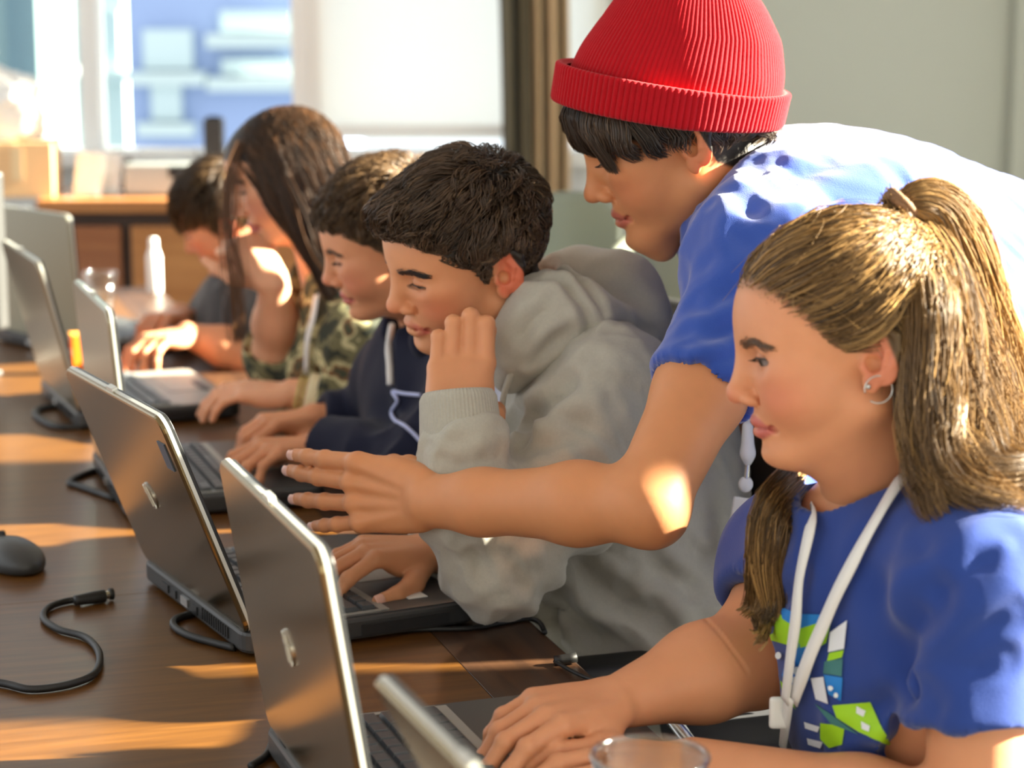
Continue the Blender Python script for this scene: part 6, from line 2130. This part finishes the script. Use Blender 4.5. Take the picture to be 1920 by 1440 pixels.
# boy at the far end
gF = empty('person', tuple(at(560, 800, 4.0) * V(1, 1, 0)))
tag(gF, 'farthest boy in a charcoal tee bent over the end laptop', 'person')
def build_F():
    fr = head_frame(at(433, 418, 3.85), -6, 25, -8, .90, .84)
    neck, shL, shR, pel = at(478, 522, 3.93), at(520, 600, 3.78), at(430, 580, 4.08), at(600, 850, 4.12)
    armL = (at(478, 668, 3.74), on_z(352, 628, .802)); armR = (at(385, 640, 4.08), on_z(338, 592, .803))
    hdL = (unit(on_z(290, 640, .80) - armL[1]) + V(0, 0, .08), V(-.1, -.1, 1), TY, TH)
    hdR = (unit(on_z(270, 612, .80) - armR[1]) + V(0, 0, .14), V(-.1, -.1, 1), TY, TH)
    hl = hairline_fn(*BOY_HL)
    kids, R, bv, hb, tips = student(gF, fr, neck, shL, shR, pel, armL, armR, hdL, hdR, srgb(218, 152, 114), hl, np.array(srgb(56, 42, 28)), M['charcoal'], 't_shirt', .012, (.9, .9), (0, -25),
                              dict(eye_open=.0026, eye_drop=.0042), hres=.0028, seed=81)
    kids(lambda: brow_lashes(fr, gF, np.array(srgb(60, 44, 30)), sides=(1, -1), drop=.0042, opening=.0026, skin=hb, n=80, brow_r=.0006))
    short_hair(gF, fr, hl, np.random.default_rng(25), 2600, V(-.6, .1, .75), .35, .80, .006, .022, (srgb(42, 32, 22), srgb(86, 64, 40), srgb(176, 140, 90)), .38, .0011, kids, guard=False)
    wr, el = armL[1], armL[0]; ax = unit(el - wr); c = wr + (el - wr) * .45
    S = Solid(); S.cone(c - ax * .010, c + ax * .010, .036, .037); halfball(S, c - ax * .010, -ax, .05); halfball(S, c + ax * .010, ax, .05); S.cone(c - ax * .06, c + ax * .06, .0335, .0335, op='s', k=.001)
    v, f = S.mesh(.003); kids(lambda: link('wrist_watch', mesh_np('wrist_watch', v, f), plain('watch_grey', srgb(150, 160, 165), .3, .6), gF))
build_F()

# ------------------------------------------------------------------ seats
def seat_for(g, pel, label, back=True):
    return task_chair((pel[0], pel[1]), math.radians(18), label, back)
seat_for(gA, at(1800, 1640, 1.86), 'black task chair under the ponytailed girl')
seat_for(gC, V(.035, 2.385, 0), 'black task chair behind the boy in the grey hoodie')
seat_for(gD, at(960, 1120, 2.98), 'black task chair under the boy in the navy hoodie')
seat_for(gE, at(760, 1010, 3.52), 'black task chair under the long haired girl')
seat_for(gF, at(600, 850, 4.12), 'black task chair at the far end of the row')

# pale grey shell chairs standing behind the row
M['shell'] = plain('grey_shell_plastic', srgb(128, 135, 120), .55)
def shell_chair(px0, px1, pytop, Y, yaw, label):
    x0, x1 = at(px0, pytop, Y)[0], at(px1, pytop, Y)[0]
    top = at(px0, pytop, Y)[2]; w = x1 - x0
    e = empty('shell_chair', ((x0 + x1) / 2, Y, 0), yaw); tag(e, label, 'chair', 'grey shell chairs behind the row')
    S = Solid()
    S.box((0, 0, top - .24), (w / 2, .016, .24), .015)
    S.box((0, -.22, .455), (w / 2, .22, .016), .015, k=.05)
    v, f = S.mesh(.008)
    zz = np.clip((v[:, 2] - .46) / (top - .46), 0, 1); xx = v[:, 0] / (w / 2)
    v[:, 1] += -.05 * xx ** 2 * zz + .05 * zz
    v[:, 2] -= .045 * np.clip(np.abs(xx), 0, 1) ** 3 * sstep(zz, .6, 1)
    link('shell', mesh_np('shell', v, f), M['shell'], e)
    for sx in (-1, 1):
        for yy, dy in ((-.38, -.06), (-.05, .08)):
            tube_obj('leg', [(sx * w * .36, yy, .45), (sx * w * .42, yy + dy, 0)], .011, M['steel'], e, 10, 3)
    return e
shell_chair(985, 1165, 362, 3.9, .15, 'grey shell chair between the two boys and the red hatted man')
shell_chair(1132, 1335, 432, 3.3, -.1, 'nearer grey shell chair below the red hatted man')
# sunlit white side table behind them
# chrome frame of an empty visitor chair between the girl and the table
ch = empty('visitor_chair', tuple(at(1480, 1500, 2.15) * V(1, 1, 0))); tag(ch, 'black seat on a chrome tube frame half hidden behind the girl', 'chair')
oc = V(*ch.location)
def chrome(nm, pts, r=.006): tube_obj(nm, [p - oc for p in pts], r, M['steel'], ch, 10, 6)
chrome('side_tube', [at(1262, 1352, 2.02), at(1290, 1390, 2.0), at(1330, 1450, 1.98), at(1360, 1560, 1.98), V(at(1360, 1560, 1.98)[0], 1.98, .006)], .008)
chrome('cross_tube', [at(1340, 1330, 2.05), at(1400, 1322, 2.06), at(1490, 1312, 2.08)], .005)
chrome('rear_tube', [at(1345, 1302, 2.10), at(1420, 1298, 2.12), at(1490, 1296, 2.14)], .004)
chrome('back_leg', [at(1490, 1312, 2.08), at(1500, 1420, 2.1), V(at(1500, 1420, 2.1)[0], 2.1, .006)], .008)
S = Solid(); S.box(at(1420, 1385, 2.14) - oc, (.10, .12, .03), .02); v, f = S.mesh(.01); link('seat', mesh_np('seat', v, f), M['denim'], ch)
